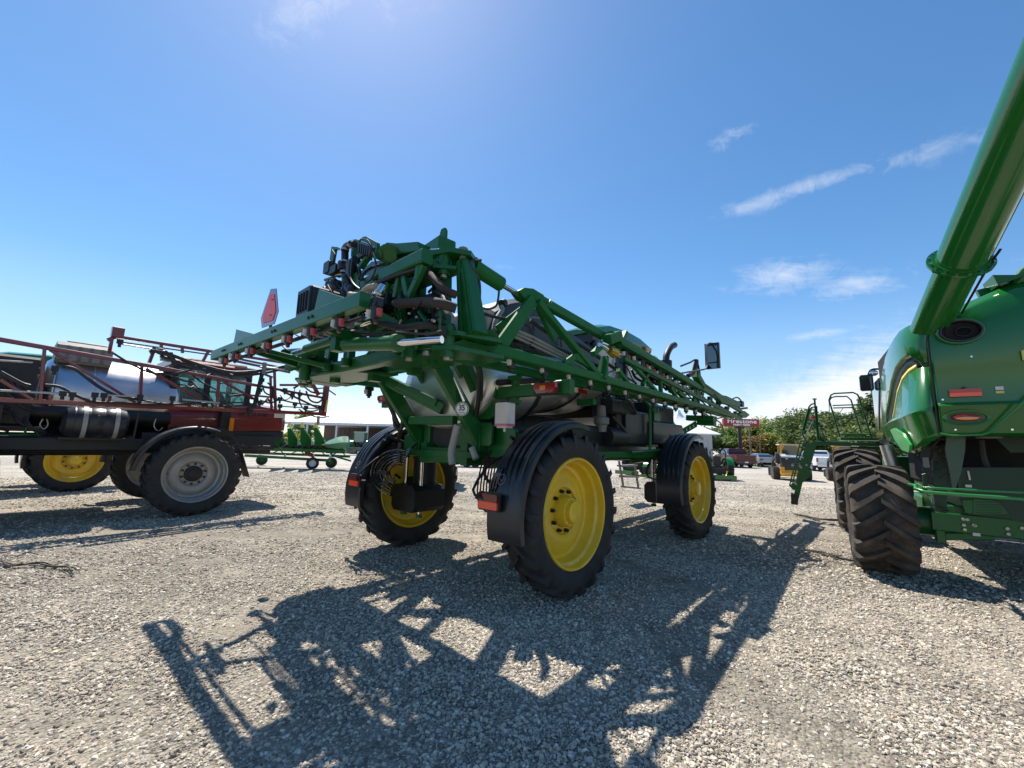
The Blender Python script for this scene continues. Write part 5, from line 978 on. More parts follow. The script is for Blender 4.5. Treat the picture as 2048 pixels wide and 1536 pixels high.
# added black boxes inside the body: painted dark, they stop light leaking through
b = MB(); b.box2((-1.15, -.3, 2.0), (1.15, 3.6, 3.45)); b.box2((-.85, .1, 1.2), (.85, 3.4, 2.0)); b.box2((-1.0, -.82, 3.0), (1.0, -.2, 3.45)); b.build('body_light_block', SOOT_SHADE, com)
b = MB()
b.plate([cq(1893, 868, -.75), cq(1931, 868, -.75), cq(1930, 900, -.75), cq(1922, 945, -.75), cq(1911, 978, -.75), cq(1905, 978, -.75), cq(1898, 940, -.75), cq(1890, 900, -.75)], (0, .015, 0)); b.build('rubber_deflector', mat('grey_green_sheet', (.045, .085, .05), .4), com)
b = MB(); ql = -.35
for pts in ([(1915, 935), (2048, 935), (2048, 1045), (2020, 1038), (1935, 1028), (1920, 1000)], [(1864, 920), (1893, 925), (1893, 1020), (1868, 1015)]): b.plate([cq(x, y, ql) for x, y in pts], (0, .06, 0))
b.beam(cq(1850, 930, ql), cq(1850, 1010, ql), .05); b.plate([cq(1985, 870, ql), cq(2048, 870, ql), cq(2048, 905, ql), cq(2020, 905, ql)], (0, .03, 0)); b.build('chopper_housing', mat('dark_green_panel', (.006, .035, .013), .5), com)
b = MB(); b.plate([cq(1924, 1000, ql-.05), cq(1945, 1000, ql-.05), cq(1945, 1027, ql-.05), cq(1930, 1025, ql-.05)], (0, .02, 0)); b.plate([cq(1946, 998, ql-.05), cq(1995, 1002, ql-.05), cq(2018, 1028, ql-.05), cq(1946, 1028, ql-.05)], (0, .02, 0)); scn = b.build('screen', GREEN, com)
b = MB()
for i in range(5):
    for j in range(9):
        x = 1952+j*6+(3 if i % 2 else 0); y = 1004+i*5.2; b.cyl(cq(x, y, ql-.063), cq(x, y, ql-.061), .009, n=6)
b.build('screen_hole', BLK2, scn, kind='stuff')
b = MB(); b.box(cq(1937, 972, ql-.06), (.06, .01, .035)); b.plate([cq(1934, 942, ql-.05), cq(1938, 942, ql-.05), cq(1942, 960, ql-.05), cq(1938, 960, ql-.05)], (0, .01, 0)); b.build('info_plate', WHITE, scn)
# axle and lower frame
b = MB(); b.beam(cq(1862, 1040, -.25), cq(2048, 1062, -.25)+V(1.4, 0, -.0), .14, .26); b.beam((-1.1, 0, .80), (1.1, 0, .80), .24, .2); b.beam((-1.12, -.22, .55), (-1.12, -.22, 1.05), .1, .14, up=(0, 1, 0)); b.beam((-1.12, -.2, 1.0), (-.6, -.2, 1.02), .12, .12); b.beam((-1.12, -.2, .62), (-.6, -.2, .7), .1, .1)
b.cyl((-1.5, 0, .79), (-1.05, 0, .79), .2, n=20); b.box2((-.9, -.2, .7), (.9, 3.2, 1.0)); b.box2((-.8, 0, 1.0), (.8, 3.4, 1.25)); ax_ = b.build('rear_axle', GREEN, com)
for x, y in ((1927, 1050), (1929, 1059), (1947, 1050), (1949, 1051), (2014, 1057), (2016, 1068), (2043, 1056), (1926, 1038), (1934, 1039)):
    b = MB(); p = cq(x, y, -.33); b.cyl(p, p-V(0, .02, 0), .02, n=8); b.build('bolt', ZINC, ax_)
b = MB(); b.box(cq(1953, 1069, -.33), (.07, .01, .04)); b.build('info_plate', WHITE, ax_)
b = MB(); random.seed(5)
for k in range(14):
    x = random.uniform(1845, 1900); y = random.uniform(880, 930); p = cq(x, y, random.uniform(-.6, -.3)); b.tube([p, p+V(random.uniform(-.1, .1), .05, -.12), p+V(random.uniform(-.15, .15), .1, -.25)], .012, 6, 3)
b.tube([cq(1845, 1012, -.5), cq(1870, 1010, -.5), cq(1898, 1022, -.45), cq(1870, 1018, -.5), cq(1845, 1015, -.5)], .01, 6, 3); b.tube([cq(1963, 880, -.3), cq(1970, 920, -.3), cq(1990, 950, -.3), cq(2048, 970, -.3)], .03, 8, 4); b.each('hose', HOSE, com)
b = MB(); b.box(cq(1852, 925, -.5), (.05, .1, .14)); b.cyl(cq(1978, 872, -.7)-V(0, 0, .0), cq(1978, 872, -.7)-V(0, 0, .03), .12, n=20); b.box(cq(1865, 1005, -.4), (.03, .1, .16)); b.build('bracket', GREYP, com)
# bumper rails
b = MB(); r0 = cq(1832, 972, -1.05); r1 = cq(1850, 984, -1.25); r2 = cq(2048, 998, -1.25); b.tube([r0+V(-.02, .3, 0), r0, r1, r2, r2+(r2-r1)*1.2], .022, 10, 2); b.tube([cq(1836, 968, -.9), cq(1845, 975, -1.0), cq(1895, 978, -1.0), cq(2048, 985, -1.0)], .016, 8); b.beam(cq(1848, 985, -1.2), cq(1858, 1010, -.6), .05, .02); b.build('bumper_rail', mat('rail_green', (.02, .19, .035), .3, coat=.5), com)
b = MB(); b.tube([cq(1880, 867, -1.05), cq(1905, 871, -1.08), cq(1965, 869, -1.08), cq(1980, 864, -1.08), cq(2048, 803, -1.15), cq(2090, 765, -1.15)], .014, 8); b.build('tailgate_rail', mat('rail_green', (.02, .19, .035)), com)
SH = [C.at(x, y, s=-1.48+(x-1783)/39*.12) for x, y in ((1783, 860), (1790, 856), (1808, 868), (1822, 890), (1820, 905), (1806, 900), (1792, 880))]
b = MB(); b.plate(SH, (.03, 0, 0)); b.build('lower_shield', GREEN3, com)
b = MB(); b.cyl(cq(1772, 890, .9), cq(1786, 935, .9), .09, .09, n=18); b.build('side_tube', STEEL, com)
# top: tank edges, auger
b = MB(); b.plate([(-1.15, .3, 3.3), (-1.12, 3.6, 3.3), (-1.15, 3.4, 3.80), (-1.18, .9, 3.74)], (.05, 0, 0)); b.plate([(-1.2, .6, 3.2), (1.15, .6, 3.2), (1.15, .8, 3.75), (-1.18, .8, 3.75)], (0, .05, 0)); b.build('grain_tank', SOOT_SHADE, com)
b = MB(); b.plate([cq(1975, 560, -.7), cq(1985, 580, -.7), cq(2048, 558, -.7), cq(2090, 545, -.7), cq(2090, 530, -.7), cq(2020, 560, -.7)], (0, .4, 0)); b.beam(cq(1955, 588, -.6), cq(2040, 564, -.6), .08, .1); b.tube([cq(2030, 572, -.8), cq(2048, 545, -.8), cq(2080, 520, -.8)], .06, 8); b.build('upper_frame', GREEN, com)
b = MB(); b.tube([cq(1990, 600, -.6), cq(1984, 580, -.6), cq(1990, 566, -.6), cq(2000, 572, -.6), cq(2004, 590, -.6)], .03, 8, 3); b.cyl(cq(1985, 590, -.6), cq(2005, 590, -.6), .06); b.cyl(cq(1925, 620, -.5), cq(1955, 618, -.5), .05); b.build('latch', BLACKM, com)
B0 = C.at(1871, 632, d=5.4); T0 = C.at(2048, 240, d=3.5); ad = (T0-B0).normalized(); F0 = C.at(1922, 530, d=4.7); a1 = B0+ad*(F0-B0).dot(ad); a0 = B0-ad*1.0
b = MB(); b.cyl(a0, a1, .205, n=48); b.cyl(a1, a1+ad*4.2, .232, n=48); au = b.build('unloading_auger', GREEN2, com, angle=50)
b = MB(); b.cyl(a1-ad*.012, a1+ad*.012, .305, n=48); b.cyl(a1+ad*.013, a1+ad*.04, .262, n=40); b.build('auger_flange', GREEN2, au)
x_, u_, d_ = frame_of(ad)
for i in range(16):
    an = 2*math.pi*i/16; p = a1+(x_*math.cos(an)+u_*math.sin(an))*.283; b = MB(); b.cyl(p-ad*.03, p+ad*.03, .015, n=6); b.build('flange_bolt', CHROME, au)
an = R(200); dr2 = (x_*math.cos(an)+u_*math.sin(an))
b = MB(); b.beam(a1+dr2*.236, a1+ad*4.2+dr2*.236, .03, .012, up=dr2); b.build('auger_seam', GREEN2, au)
b = MB(); b.tube([B0+V(.25, 0, 0), a1+V(.24, .1, -.1), a1+V(.28, -.2, 0)], .014, 6); b.build('auger_hose', HOSE, au)
# mirrors
b = MB(); mc = cq(1733, 766, 4.6); b.loops([[mc+V(x, y_, z) for x, z in ((-.10, -.20), (.10, -.20), (.13, -.16), (.13, .16), (.10, .2), (-.10, .2), (-.13, .16), (-.13, -.16))] for y_ in (-.05, .05)]); mi_ = b.build('mirror', BLACK, com); b = MB(); b.box(mc+V(0, -.055, 0), (.19, .01, .31)); b.build('mirror_glass', GLASS, mi_)
b = MB(); b.ball(cq(1747, 746, 4.6), .085, 12, (1.1, .6, .9)); b.build('mirror_glass', MIRROR, mi_); b = MB(); b.tube([cq(1737, 750, 4.6), cq(1742, 740, 4.6), cq(1758, 738, 4.6), cq(1790, 740, 4.6)], .025, 8, 3); b.build('mirror_arm', BLACKM, mi_)
# cab side far forward
b = MB(); b.box2((-1.1, 3.7, 1.9), (1.1, 5.2, 3.6), c=.1); b.build('cab', BLACKM, com); b = MB(); b.box2((-1.15, 3.8, 2.1), (-1.12, 5.1, 3.5), c=.01); b.box2((-1.0, 5.2, 2.1), (1.0, 5.22, 3.5), c=.01); b.build('cab_window', GLASS, com)
b = MB(); b.tube([cq(1764, 800, 3.6), cq(1759, 780, 3.6), cq(1758, 860, 3.6)], .02, 6); b.build('grab_rail', GREYP, com)
b = MB(); b.box2((-.9, 5.2, .9), (.9, 7.0, 1.7)); b.build('feeder_house', GREEN, com)
# access platform, railing, ladder in front
PQ = 4.9
def cp(x, y, v=PQ): return C.at(x, y, q=v)
b = MB(); b.beam(cp(1625, 886), cp(1702, 888), .12, .12); b.beam(cp(1680, 878, 5.3), cp(1768, 879, 5.3), .6, .07); b.beam(cp(1700, 888), cp(1765, 890), .3, .08); b.beam(cp(1700, 895), cp(1765, 897), .05, .05); plf = b.build('access_platform', GREEN, com)
b = MB()
b.tube([cp(1680, 874, 5.0), cp(1658, 800, 5.0), cp(1662, 790, 5.0), cp(1668, 787, 5.0), cp(1706, 785, 5.0), cp(1715, 789, 5.0), cp(1719, 797, 5.0), cp(1743, 876, 5.0)], .02, 8)
b.tube([cp(1658, 802, 5.3), cp(1663, 795, 5.3), cp(1672, 793, 5.3), cp(1694, 793, 5.3), cp(1702, 800, 5.3), cp(1723, 867, 5.3)], .018, 8)
for x0, y0, x1, y1 in ((1665, 811, 1722, 809), (1666, 816, 1708, 815), (1671, 832, 1733, 832), (1673, 836, 1716, 836), (1681, 868, 1741, 869)): b.tube([cp(x0, y0, 5.0), cp(x1, y1, 5.0)], .016, 8)
b.tube([cp(1658, 803), cp(1659, 832)], .008, 6); b.tube([cp(1686, 817), cp(1674, 832)], .008, 6); b.build('railing', GREEN, plf)
b = MB(); b.tube([cp(1613, 884), cp(1605, 868), cp(1606, 858), cp(1618, 814), cp(1622, 809), cp(1629, 807)], .02, 8); b.tube([cp(1608, 862), cp(1620, 820), cp(1623, 815), cp(1629, 814)], .018, 8); b.tube([cp(1629, 797), cp(1636, 882)], .022, 8); b.cyl(cp(1629, 799), cp(1629, 797), .05, n=12); b.tube([cp(1633, 812), cp(1638, 882)], .018, 8); b.tube([cp(1638, 845), cp(1651, 882)], .016, 8); b.box(cp(1630, 850), (.06, .06, .22)); b.build('railing', GREEN, plf)
b = MB(); b.tube([cp(1601, 880), cp(1609, 876), cp(1628, 838)], .010, 6); b.build('gas_strut', CHROME, plf)
b = MB(); b.cyl(cp(1625, 838), cp(1625, 833), .05, .06, n=10); b.build('red_cap', ORED, plf)
b = MB(); b.box(cp(1618, 888, 4.8), (.06, .04, .07)); b.build('orange_reflector', ORED, plf)
b = MB(); lq = 4.7
b.plate([cp(1612, 886, lq), cp(1634, 886, lq), cp(1622, 930, lq), cp(1606, 962, lq), cp(1598, 996, lq), cp(1588, 990, lq), cp(1594, 950, lq)], (0, .05, 0)); b.plate([cp(1612, 940, lq), cp(1624, 942, lq), cp(1622, 950, lq), cp(1606, 965, lq), cp(1600, 960, lq)], (0, .1, 0))
b.beam(cp(1601, 883, lq), cp(1579, 972, lq), .03, .03); b.beam(cp(1608, 883, lq), cp(1585, 965, lq), .03, .03); b.plate([cp(1579, 972, lq), cp(1590, 960, lq), cp(1594, 980, lq), cp(1586, 980, lq)], (0, .03, 0))
b.beam(cp(1584, 985, lq), cp(1583, 1007, lq), .03); b.beam(cp(1598, 988, lq), cp(1594, 1007, lq), .03); lad = b.build('folding_ladder', GREEN, com)
for t in (.1, .3, .5, .7, .9):
    b = MB(); p0 = cp(1604, 886, lq).lerp(cp(1582, 972, lq), t); b.beam(p0, p0+V(.14, .35, 0), .1, .03); b.build('ladder_step', GREEN, lad)
b = MB(); b.box2((cp(1583, 1008, lq).x, lq-.1, cp(1583, 1008, lq).z), (cp(1596, 1008, lq).x, lq+.3, cp(1583, 988, lq).z), c=.01); b.build('ladder_step', BLACKM, lad)
for x, y in ((1594, 945), (1600, 932), (1588, 965), (1592, 968), (1602, 935), (1613, 930), (1605, 915)): b = MB(); p = cp(x, y, lq-.04); b.cyl(p, p-V(0, .02, 0), .028, n=8); b.build('bolt', ZINC, lad)
# ------------------------------------------------------------------ background
def WD(x, y, d): return WORLD.at(x, y, d=d)
def base(x, d):                     # ground point under picture column x at depth d
    p = WD(x, 890, d); return V(p.x, d, 0)
# sign
D_ = 45; sg_ = thing('roadside_sign', 'red farm tire sign on a dark pole above the parked cars', 'sign', base(1481, D_))
c = WD(1481, 845.5, D_)-base(1481, D_); W_ = 70.5*D_/FPX; H_ = 15.2*D_/FPX
b = MB(); b.box(c, (W_, .35, H_)); face = b.build('sign_board', mat('sign_red', (.30, .014, .02), .35, var=.06), sg_)
b = MB(); b.cyl((0, 0, 0), (0, 0, c.z-H_/2), .19, n=20); b.beam((-.5, 0, c.z-H_/2-.12), (.5, 0, c.z-H_/2-.12), .2, .2); b.build('pole', BLACKM, sg_)
SW = mat('sign_white', (.85, .85, .83), .4, var=.02)
text_mesh('Firestone', .60, 'lettering', SW, face, facing(c+V(.05, -.20, .13), (1, 0, 0), (0, 0, 1)), .01, .014, 1.08, 1.30)
text_mesh('FARM TIRES', .26, 'lettering', SW, face, facing(c+V(.0, -.20, -.25), (1, 0, 0), (0, 0, 1)), .01, .010, 1.0, 1.35)
# poles
for x, y0, d, r_, nm, lb, ct in ((1501, 852, 52, .11, 'lamp_post', 'pale slim post just right of the red sign', 'post'), (1520, 872, 52, .07, 'flag_pole', 'thinner brown post before the trees, right of the pale one', 'post')):
    o = thing(nm, lb, ct, base(x, d)); h = (WD(x, y0, d)-base(x, d)).z; b = MB(); b.cyl((0, 0, 0), (0, 0, h), r_, r_*.8, n=10); b.cyl((0, 0, h), (0, 0, h+.1), r_*1.3, n=10); b.build('pole', GREYP if r_ > .1 else mat('weathered_wood', (.2, .15, .1), .8), o); b = MB(); b.cyl((0, 0, 0), (0, 0, .3), r_*2, r_*1.6, n=10); b.build('foot', GREYP, o)
# big open shed on the left
D_ = 66; so = base(572, D_); sh = thing('machine_shed', 'long open shed with a white metal hip roof behind the corn header', 'shed', so)
def sp(x, y, d=D_): return WD(x, y, d)-so
ev = sp(572, 845).z; rg = sp(690, 819, D_+9).z; xe = sp(980, 850).x; x1 = sp(683, 820, D_+9).x
WR = mat('white_roof', (.78, .80, .82), .35, var=.03, nscale=.6)
b = MB(); b.loops([[V(-.3, -.3, ev), V(xe+12, -.3, ev), V(xe+12, 18.3, ev), V(-.3, 18.3, ev)], [V(-.3, -.3, ev+.14), V(xe+12, -.3, ev+.14), V(xe+12, 18.3, ev+.14), V(-.3, 18.3, ev+.14)], [V(x1, 9, rg), V(xe+4, 9, rg), V(xe+4, 9.3, rg), V(x1, 9.3, rg)]]); rfo = b.build('roof', WR, sh, angle=10)
b = MB(); 
for k in range(24): x = x1+1.2*k; b.beam((x, -.3, ev+.17), (x, 9, rg+.03), .05, .04)
b.build('roof_seam', WR, rfo, kind='stuff')
b = MB(); b.box2((-.35, -.42, ev-.25), (xe+12, -.32, ev+.12), c=.01); b.build('gutter', mat('pale_trim', (.55, .6, .66), .4), sh)
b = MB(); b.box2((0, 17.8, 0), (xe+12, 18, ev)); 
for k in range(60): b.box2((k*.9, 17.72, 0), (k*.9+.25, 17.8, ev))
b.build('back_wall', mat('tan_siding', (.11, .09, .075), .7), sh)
for x in (614, 673, 735, 797, 859, 921): p = sp(x, 860); b = MB(); b.box2((p.x-.13, -.1, 0), (p.x+.13, .16, ev)); b.build('post', mat('pale_trim', (.5, .5, .5)), sh)
b = MB(); p = sp(604, 860); b.box2((p.x-1, 10, 0), (p.x+1.2, 10.2, ev), c=.01); b.build('inner_wall', mat('tan_siding', (.2, .17, .14)), sh)
# pavilion with a white peaked roof right of centre
D_ = 42; so = base(1388, D_); pv = thing('pavilion', 'pale grey building with a white flared peaked roof behind the front wheel of the sprayer', 'building', so)
def sp2(x, y, d=D_): return WD(x, y, d)-so
hw_ = (1443-1330)/2*D_/FPX; e2 = sp2(1388, 866).z; t2 = sp2(1388, 815).z
b = MB(); ls = []
for k in range(9):
    t = k/8; w_ = hw_*((1-t)**1.7)+.12; z = e2+(t2-e2)*t; ls.append([V(-w_-.0, 3.5-w_, z), V(w_, 3.5-w_, z), V(w_, 3.5+w_, z), V(-w_, 3.5+w_, z)])
b.loops([[p+V(0, 0, -.12) for p in ls[0]]]+ls); b.build('roof', WR, pv, angle=12)
b = MB(); b.box2((-hw_*.75, .8, 0), (hw_*.78, 6.4, e2-.1), c=.01); wl = b.build('wall', mat('grey_siding', (.42, .42, .43), .6, var=.05), pv)
for k in range(8): x = -hw_*.75+k*hw_*1.53/8; b = MB(); b.box2((x+.05, .76, 0), (x+.12, .81, e2-.12), c=.003); b.build('siding_rib', mat('grey_siding', (.42, .42, .43)), wl)
# ---- vehicles
def car_wheel(b_, x, y, r_, w_=.24):
    pass
def wheel_small(parent, x, y, r_, w_, rimm, side=1):
    b = MB(); b.lathe([(-w_/2, r_*.62), (-w_/2, r_*.9), (-w_*.35, r_), (w_*.35, r_), (w_/2, r_*.9), (w_/2, r_*.62)], (x, y, r_), (1, 0, 0), 28); o = b.build('wheel', RUBBER, parent)
    b = MB(); b.lathe([(-w_*.3, 0), (-w_*.3, r_*.3), (-w_*.1, r_*.5), (-w_*.42, r_*.62), (-w_*.5, r_*.63)], (x, y, r_), (side*-1, 0, 0), 24); b.k = 0
    for k in range(5): an = k*1.2566; b.beam((x-side*-1*w_*.4*-1 if False else x+side*w_*.36, y, r_), (x+side*w_*.36, y+math.cos(an)*r_*.55, r_+math.sin(an)*r_*.55), .06, .04)
    b.build('rim', rimm, o); return o
def profile_body(name, pts, w_, m_, parent, inset=.06):
    b = MB(); h = w_/2
    lo = [V(-h, y, z) for y, z in pts]; hi = [V(h, y, z) for y, z in pts]; cy = sum(y for y, z in pts)/len(pts); cz = sum(z for y, z in pts)/len(pts)
    sh_ = lambda L, k: [V(p.x*k, cy+(p.y-cy)*.985, cz+(p.z-cz)*.96) for p in L]
    b.loops([sh_(lo, 1), [V(p.x*.96, p.y, p.z) for p in lo], [V(p.x*.96, p.y, p.z) for p in hi], sh_(hi, 1)]); return b.build(name, m_, parent, angle=25)
def pickup(name, label, px, d, yaw, paint, rimm):
    o = thing(name, label, 'pickup truck', base(px, d), -yaw, 'cars and pickups parked along the far side')
    L_ = 5.7   # local: y forward from the tailgate (0) to the nose
    bd = profile_body('body', [(0, .55), (0, 1.25), (1.85, 1.28), (1.9, 1.32), (4.1, 1.30), (5.5, 1.16), (5.7, .95), (5.72, .5), (4.95, .45), (4.9, .75), (4.3, .75), (4.2, .45), (1.6, .45), (1.5, .75), (.9, .75), (.8, .5)], 1.98, paint, o)
    b = MB(); b.loops([[V(-.9, 1.95, 1.28), V(.9, 1.95, 1.28), V(.9, 4.3, 1.28), V(-.9, 4.3, 1.28)], [V(-.74, 2.15, 1.84), V(.74, 2.15, 1.84), V(.74, 3.5, 1.84), V(-.74, 3.5, 1.84)], [V(-.66, 2.25, 1.89), V(.66, 2.25, 1.89), V(.66, 3.35, 1.89), V(-.66, 3.35, 1.89)]]); cb = b.build('cab', paint, o, angle=25)
    b = MB(); b.plate([(-.72, 2.0, 1.36), (.72, 2.0, 1.36), (.64, 2.12, 1.76), (-.64, 2.12, 1.76)], (0, .02, 0)); b.build('rear_window', GLASS, cb)
    for sd_ in (-1, 1):
        for ya, yb in ((2.25, 2.95), (3.05, 3.85)): b = MB(); b.plate([(sd_*.90, ya, 1.36), (sd_*.90, yb+.1, 1.36), (sd_*.775, yb-.1, 1.76), (sd_*.775, ya+.05, 1.76)], (.02, 0, 0)); b.build('side_window', GLASS, cb)
        b = MB(); b.box2((sd_*.86, -.03, .85), (sd_*.99, .08, 1.2), c=.01); b.build('tail_lamp', LAMPR, bd)
        b = MB(); b.box2((sd_*1.0, 3.6, 1.3), (sd_*1.2, 3.7, 1.5), c=.02); b.build('side_mirror', paint, cb)
        for yy in (1.2, 4.6): wheel_small(o, sd_*.88, yy, .40, .27, rimm, sd_)
    b = MB(); b.box2((-.8, -.02, .72), (.8, .01, 1.2), c=.004); tg = b.build('tailgate', paint, bd); b = MB(); b.box2((-.12, -.035, 1.05), (.12, -.02, 1.12), c=.004); b.build('handle', BLACK, tg)
    b = MB(); b.box2((-.95, -.16, .45), (.95, -.01, .66), c=.02); bp_ = b.build('bumper', paint if 'red' in name or 'red' in label else STEELR, o); b = MB(); b.box2((-.16, -.175, .5), (.16, -.16, .62), c=.002); b.build('licence_plate', WHITEP, bp_)
    b = MB(); b.box2((-.78, .1, .8), (.78, 1.85, .9)); b.box2((-.6, .2, .3), (.6, 5.0, .5)); b.build('underbody', BLACKM, o); return o
DKR = mat('dark_red_car_paint', (.07, .003, .006), .3, coat=.35, var=.03, coatr=.03); SIL = mat('silver_car_paint', (.22, .25, .27), .25, metal=.5, coat=1, var=.03, coatr=.03)
pickup('pickup_truck', 'dark red pickup seen from behind below the red sign', 1490, 41, R(7), DKR, CHROME)
pickup('pickup_truck', 'white pickup behind the green folding ladder', 1656, 37, R(17), WHITEP, CHROME)
def sedan(label, px, d, yaw, paint, cat='car', nm='sedan'):
    o = thing(nm, label, cat, base(px, d), -yaw, 'cars and pickups parked along the far side')
    bd = profile_body('body', [(0, .5), (.02, .95), (.6, 1.02), (4.0, .92), (4.6, .75), (4.7, .45), (4.2, .3), (4.1, .6), (3.5, .6), (3.4, .3), (1.3, .3), (1.2, .6), (.6, .6), (.5, .35)], 1.8, paint, o)
    b = MB(); b.loops([[V(-.82, .5, 1.0), V(.82, .5, 1.0), V(.84, 3.5, .95), V(-.84, 3.5, .95)], [V(-.62, 1.25, 1.36), V(.62, 1.25, 1.36), V(.64, 2.5, 1.38), V(-.64, 2.5, 1.38)], [V(-.5, 1.4, 1.42), V(.5, 1.4, 1.42), V(.5, 2.35, 1.43), V(-.5, 2.35, 1.43)]]); cb = b.build('roof', paint, o, angle=20)
    b = MB(); b.plate([(-.70, .62, 1.06), (.70, .62, 1.06), (.58, 1.16, 1.32), (-.58, 1.16, 1.32)], (0, .01, .02)); b.build('rear_window', GLASS, cb)
    for sd_ in (-1, 1):
        for ya, yb in ((1.05, 1.9), (1.98, 2.9)): b = MB(); b.plate([(sd_*.815, ya, 1.03), (sd_*.82, yb, 1.02), (sd_*.66, min(yb, 2.5), 1.33), (sd_*.66, max(ya, 1.3), 1.33)], (.02, 0, 0)); b.build('side_window', GLASS, cb)
        b = MB(); b.box2((sd_*.55, -.02, .72), (sd_*.88, .06, .88), c=.01); b.build('tail_lamp', LAMPR, bd)
        for yy in (.9, 3.8): wheel_small(o, sd_*.8, yy, .33, .22, CHROME, sd_)
    b = MB(); b.box2((-.6, .1, .2), (.6, 4.4, .35)); b.build('underbody', BLACKM, o)
sedan('silver sedan parked between the red pickup and the first track loader', 1536, 44, R(10), SIL)
for px_, d_, lb, pt in ((1452, 58, 'white car far off beside the grey pavilion', WHITEP),): sedan(lb, px_, d_, R(60), pt)
# trees behind shed etc come below; track loaders
def loader(label, px, d, yaw):
    o = thing('track_loader', label, 'track loader', base(px, d), -yaw, 'yellow and black track loaders')
    for sd_ in (-1, 1):
        b = MB(); tr = []
        for k in range(40):
            t = k/40*2*math.pi; y = math.cos(t); z = math.sin(t); tr.append((1.15+(.72 if y > 0 else -.72)*abs(y)**.5*1.0, .40+.34*math.copysign(abs(z)**.75, z)))
        b.loops([[V(sd_*.62, y, z) for y, z in tr], [V(sd_*1.0, y, z) for y, z in tr]]); 
        for y, z in tr[::1]:
            c_ = V(sd_*.81, 1.15, .4); dd = V(0, y-1.15, z-.4).normalized(); b.beam(V(sd_*.63, y, z)+dd*.02, V(sd_*.99, y, z)+dd*.02, .05, .05, up=dd)
        b.build('track', RUBBERD, o)
    b = MB(); b.loops([[V(-.62, -.02, .28), V(.62, -.02, .28), V(.62, 2.2, .28), V(-.62, 2.2, .28)], [V(-.66, -.10, .45), V(.66, -.1, .45), V(.62, 2.2, .6), V(-.62, 2.2, .6)], [V(-.64, .0, .62), V(.64, .0, .62), V(.6, 2.2, .9), V(-.6, 2.2, .9)]]); b.box2((-.66, -.06, .52), (-.45, .1, .8), c=.02); b.build('lower_frame', mat('loader_yellow', (.72, .36, .02), .35, coat=.4, dust=.15, dustcol=(.4, .3, .15)), o)
    b = MB(); b.loops([[V(-.52, .05, .6), V(.52, .05, .6), V(.5, 1.2, .6), V(-.5, 1.2, .6)], [V(-.54, -.02, .9), V(.54, -.02, .9), V(.52, 1.2, .9), V(-.52, 1.2, .9)], [V(-.54, .03, 1.36), V(.54, .03, 1.36), V(.52, 1.2, 1.36), V(-.52, 1.2, 1.36)]]); dr = b.build('engine_door', BLACK, o)
    b = MB(); e = V(.0, -.03, .92); b.lathe([(.0, .085), (.006, .085), (.006, .095), (.0, .095)], e, (0, -1, 0), 24)
    b.plate([e+V(-.06, -.005, .0), e+V(-.02, -.005, .02), e+V(.03, -.005, .0), e+V(.07, -.005, .01), e+V(.03, -.005, -.03), e+V(-.02, -.005, -.01), e+V(-.05, -.005, -.03)], (0, .004, 0)); b.beam(e+V(-.06, -.005, .0), e+V(-.02, -.005, .06), .012, .006); b.beam(e+V(-.05, -.005, .03), e+V(-.08, -.005, .05), .01, .006); b.build('round_emblem', mat('emblem_grey', (.55, .55, .55), .4), dr)
    b = MB(); b.loops([[V(-.56, -.0, 1.36), V(.56, -.0, 1.36), V(.55, 1.3, 1.36), V(-.55, 1.3, 1.36)], [V(-.58, .02, 1.44), V(.58, .02, 1.44), V(.56, 1.3, 1.5), V(-.56, 1.3, 1.5)], [V(-.5, .25, 1.58), V(.5, .25, 1.58), V(.5, 1.3, 1.6), V(-.5, 1.3, 1.6)]]); b.build('engine_hood', mat('loader_grey', (.42, .42, .42), .4, coat=.3), o)
    b = MB()
    for x in (-.3, .36): b.box((x, -.02, 1.3), (.1, .03, .06))
    b.build('work_light', WHITE, o)
    b = MB()
    for sd_ in (-1, 1): b.beam((sd_*.5, .5, 1.5), (sd_*.5, .6, 2.12), .09, .12, up=(0, 1, 0)); b.beam((sd_*.5, 1.7, .9), (sd_*.5, 1.6, 2.12), .08, .1, up=(0, 1, 0)); b.plate([(sd_*.5, .55, 2.1), (sd_*.3, .55, 2.1), (sd_*.5, .5, 1.7)], (0, .03, 0))
    b.build('cab_post', mat('loader_yellow', (.7, .35, .02)), o)
    b = MB(); b.box2((-.60, .35, 2.12), (.60, 1.9, 2.2), c=.02); b.build('cab_roof', mat('cream_roof', (.55, .47, .33), .5), o)
    b = MB(); b.box2((-.46, .56, 1.58), (.46, .58, 2.1), c=.002); b.build('cab_window', GLASS, o); b = MB(); b.box2((-.25, .9, 1.2), (.25, 1.1, 1.95), c=.04); b.build('seat', BLACK, o)
    for sd_ in (-1, 1):
        b = MB(); b.loops([[V(sd_*.62, .25, 1.0), V(sd_*.84, .25, 1.0), V(sd_*.84, .55, 1.0), V(sd_*.62, .55, 1.0)], [V(sd_*.62, .1, 1.55), V(sd_*.84, .1, 1.55), V(sd_*.84, .6, 1.6), V(sd_*.62, .6, 1.6)], [V(sd_*.64, .15, 1.62), V(sd_*.82, .15, 1.62), V(sd_*.82, .6, 1.68), V(sd_*.64, .6, 1.68)]]); b.beam((sd_*.74, .4, 1.5), (sd_*.74, 2.6, 1.15), .12, .2); b.beam((sd_*.74, 2.6, 1.15), (sd_*.74, 3.1, .35), .12, .16); b.build('lift_arm', BLACKM, o)
        b = MB(); b.cyl((sd_*.72, .2, .95), (sd_*.72, .35, 1.45), .04, n=8); b.build('hose', HOSE, o)
    b = MB(); b.box2((-.95, 3.0, .1), (.95, 3.6, .6), c=.02); b.build('bucket', BLACKM, o)
loader('yellow and black track loader directly left of the green folding ladder', 1583, 25.2, R(26))
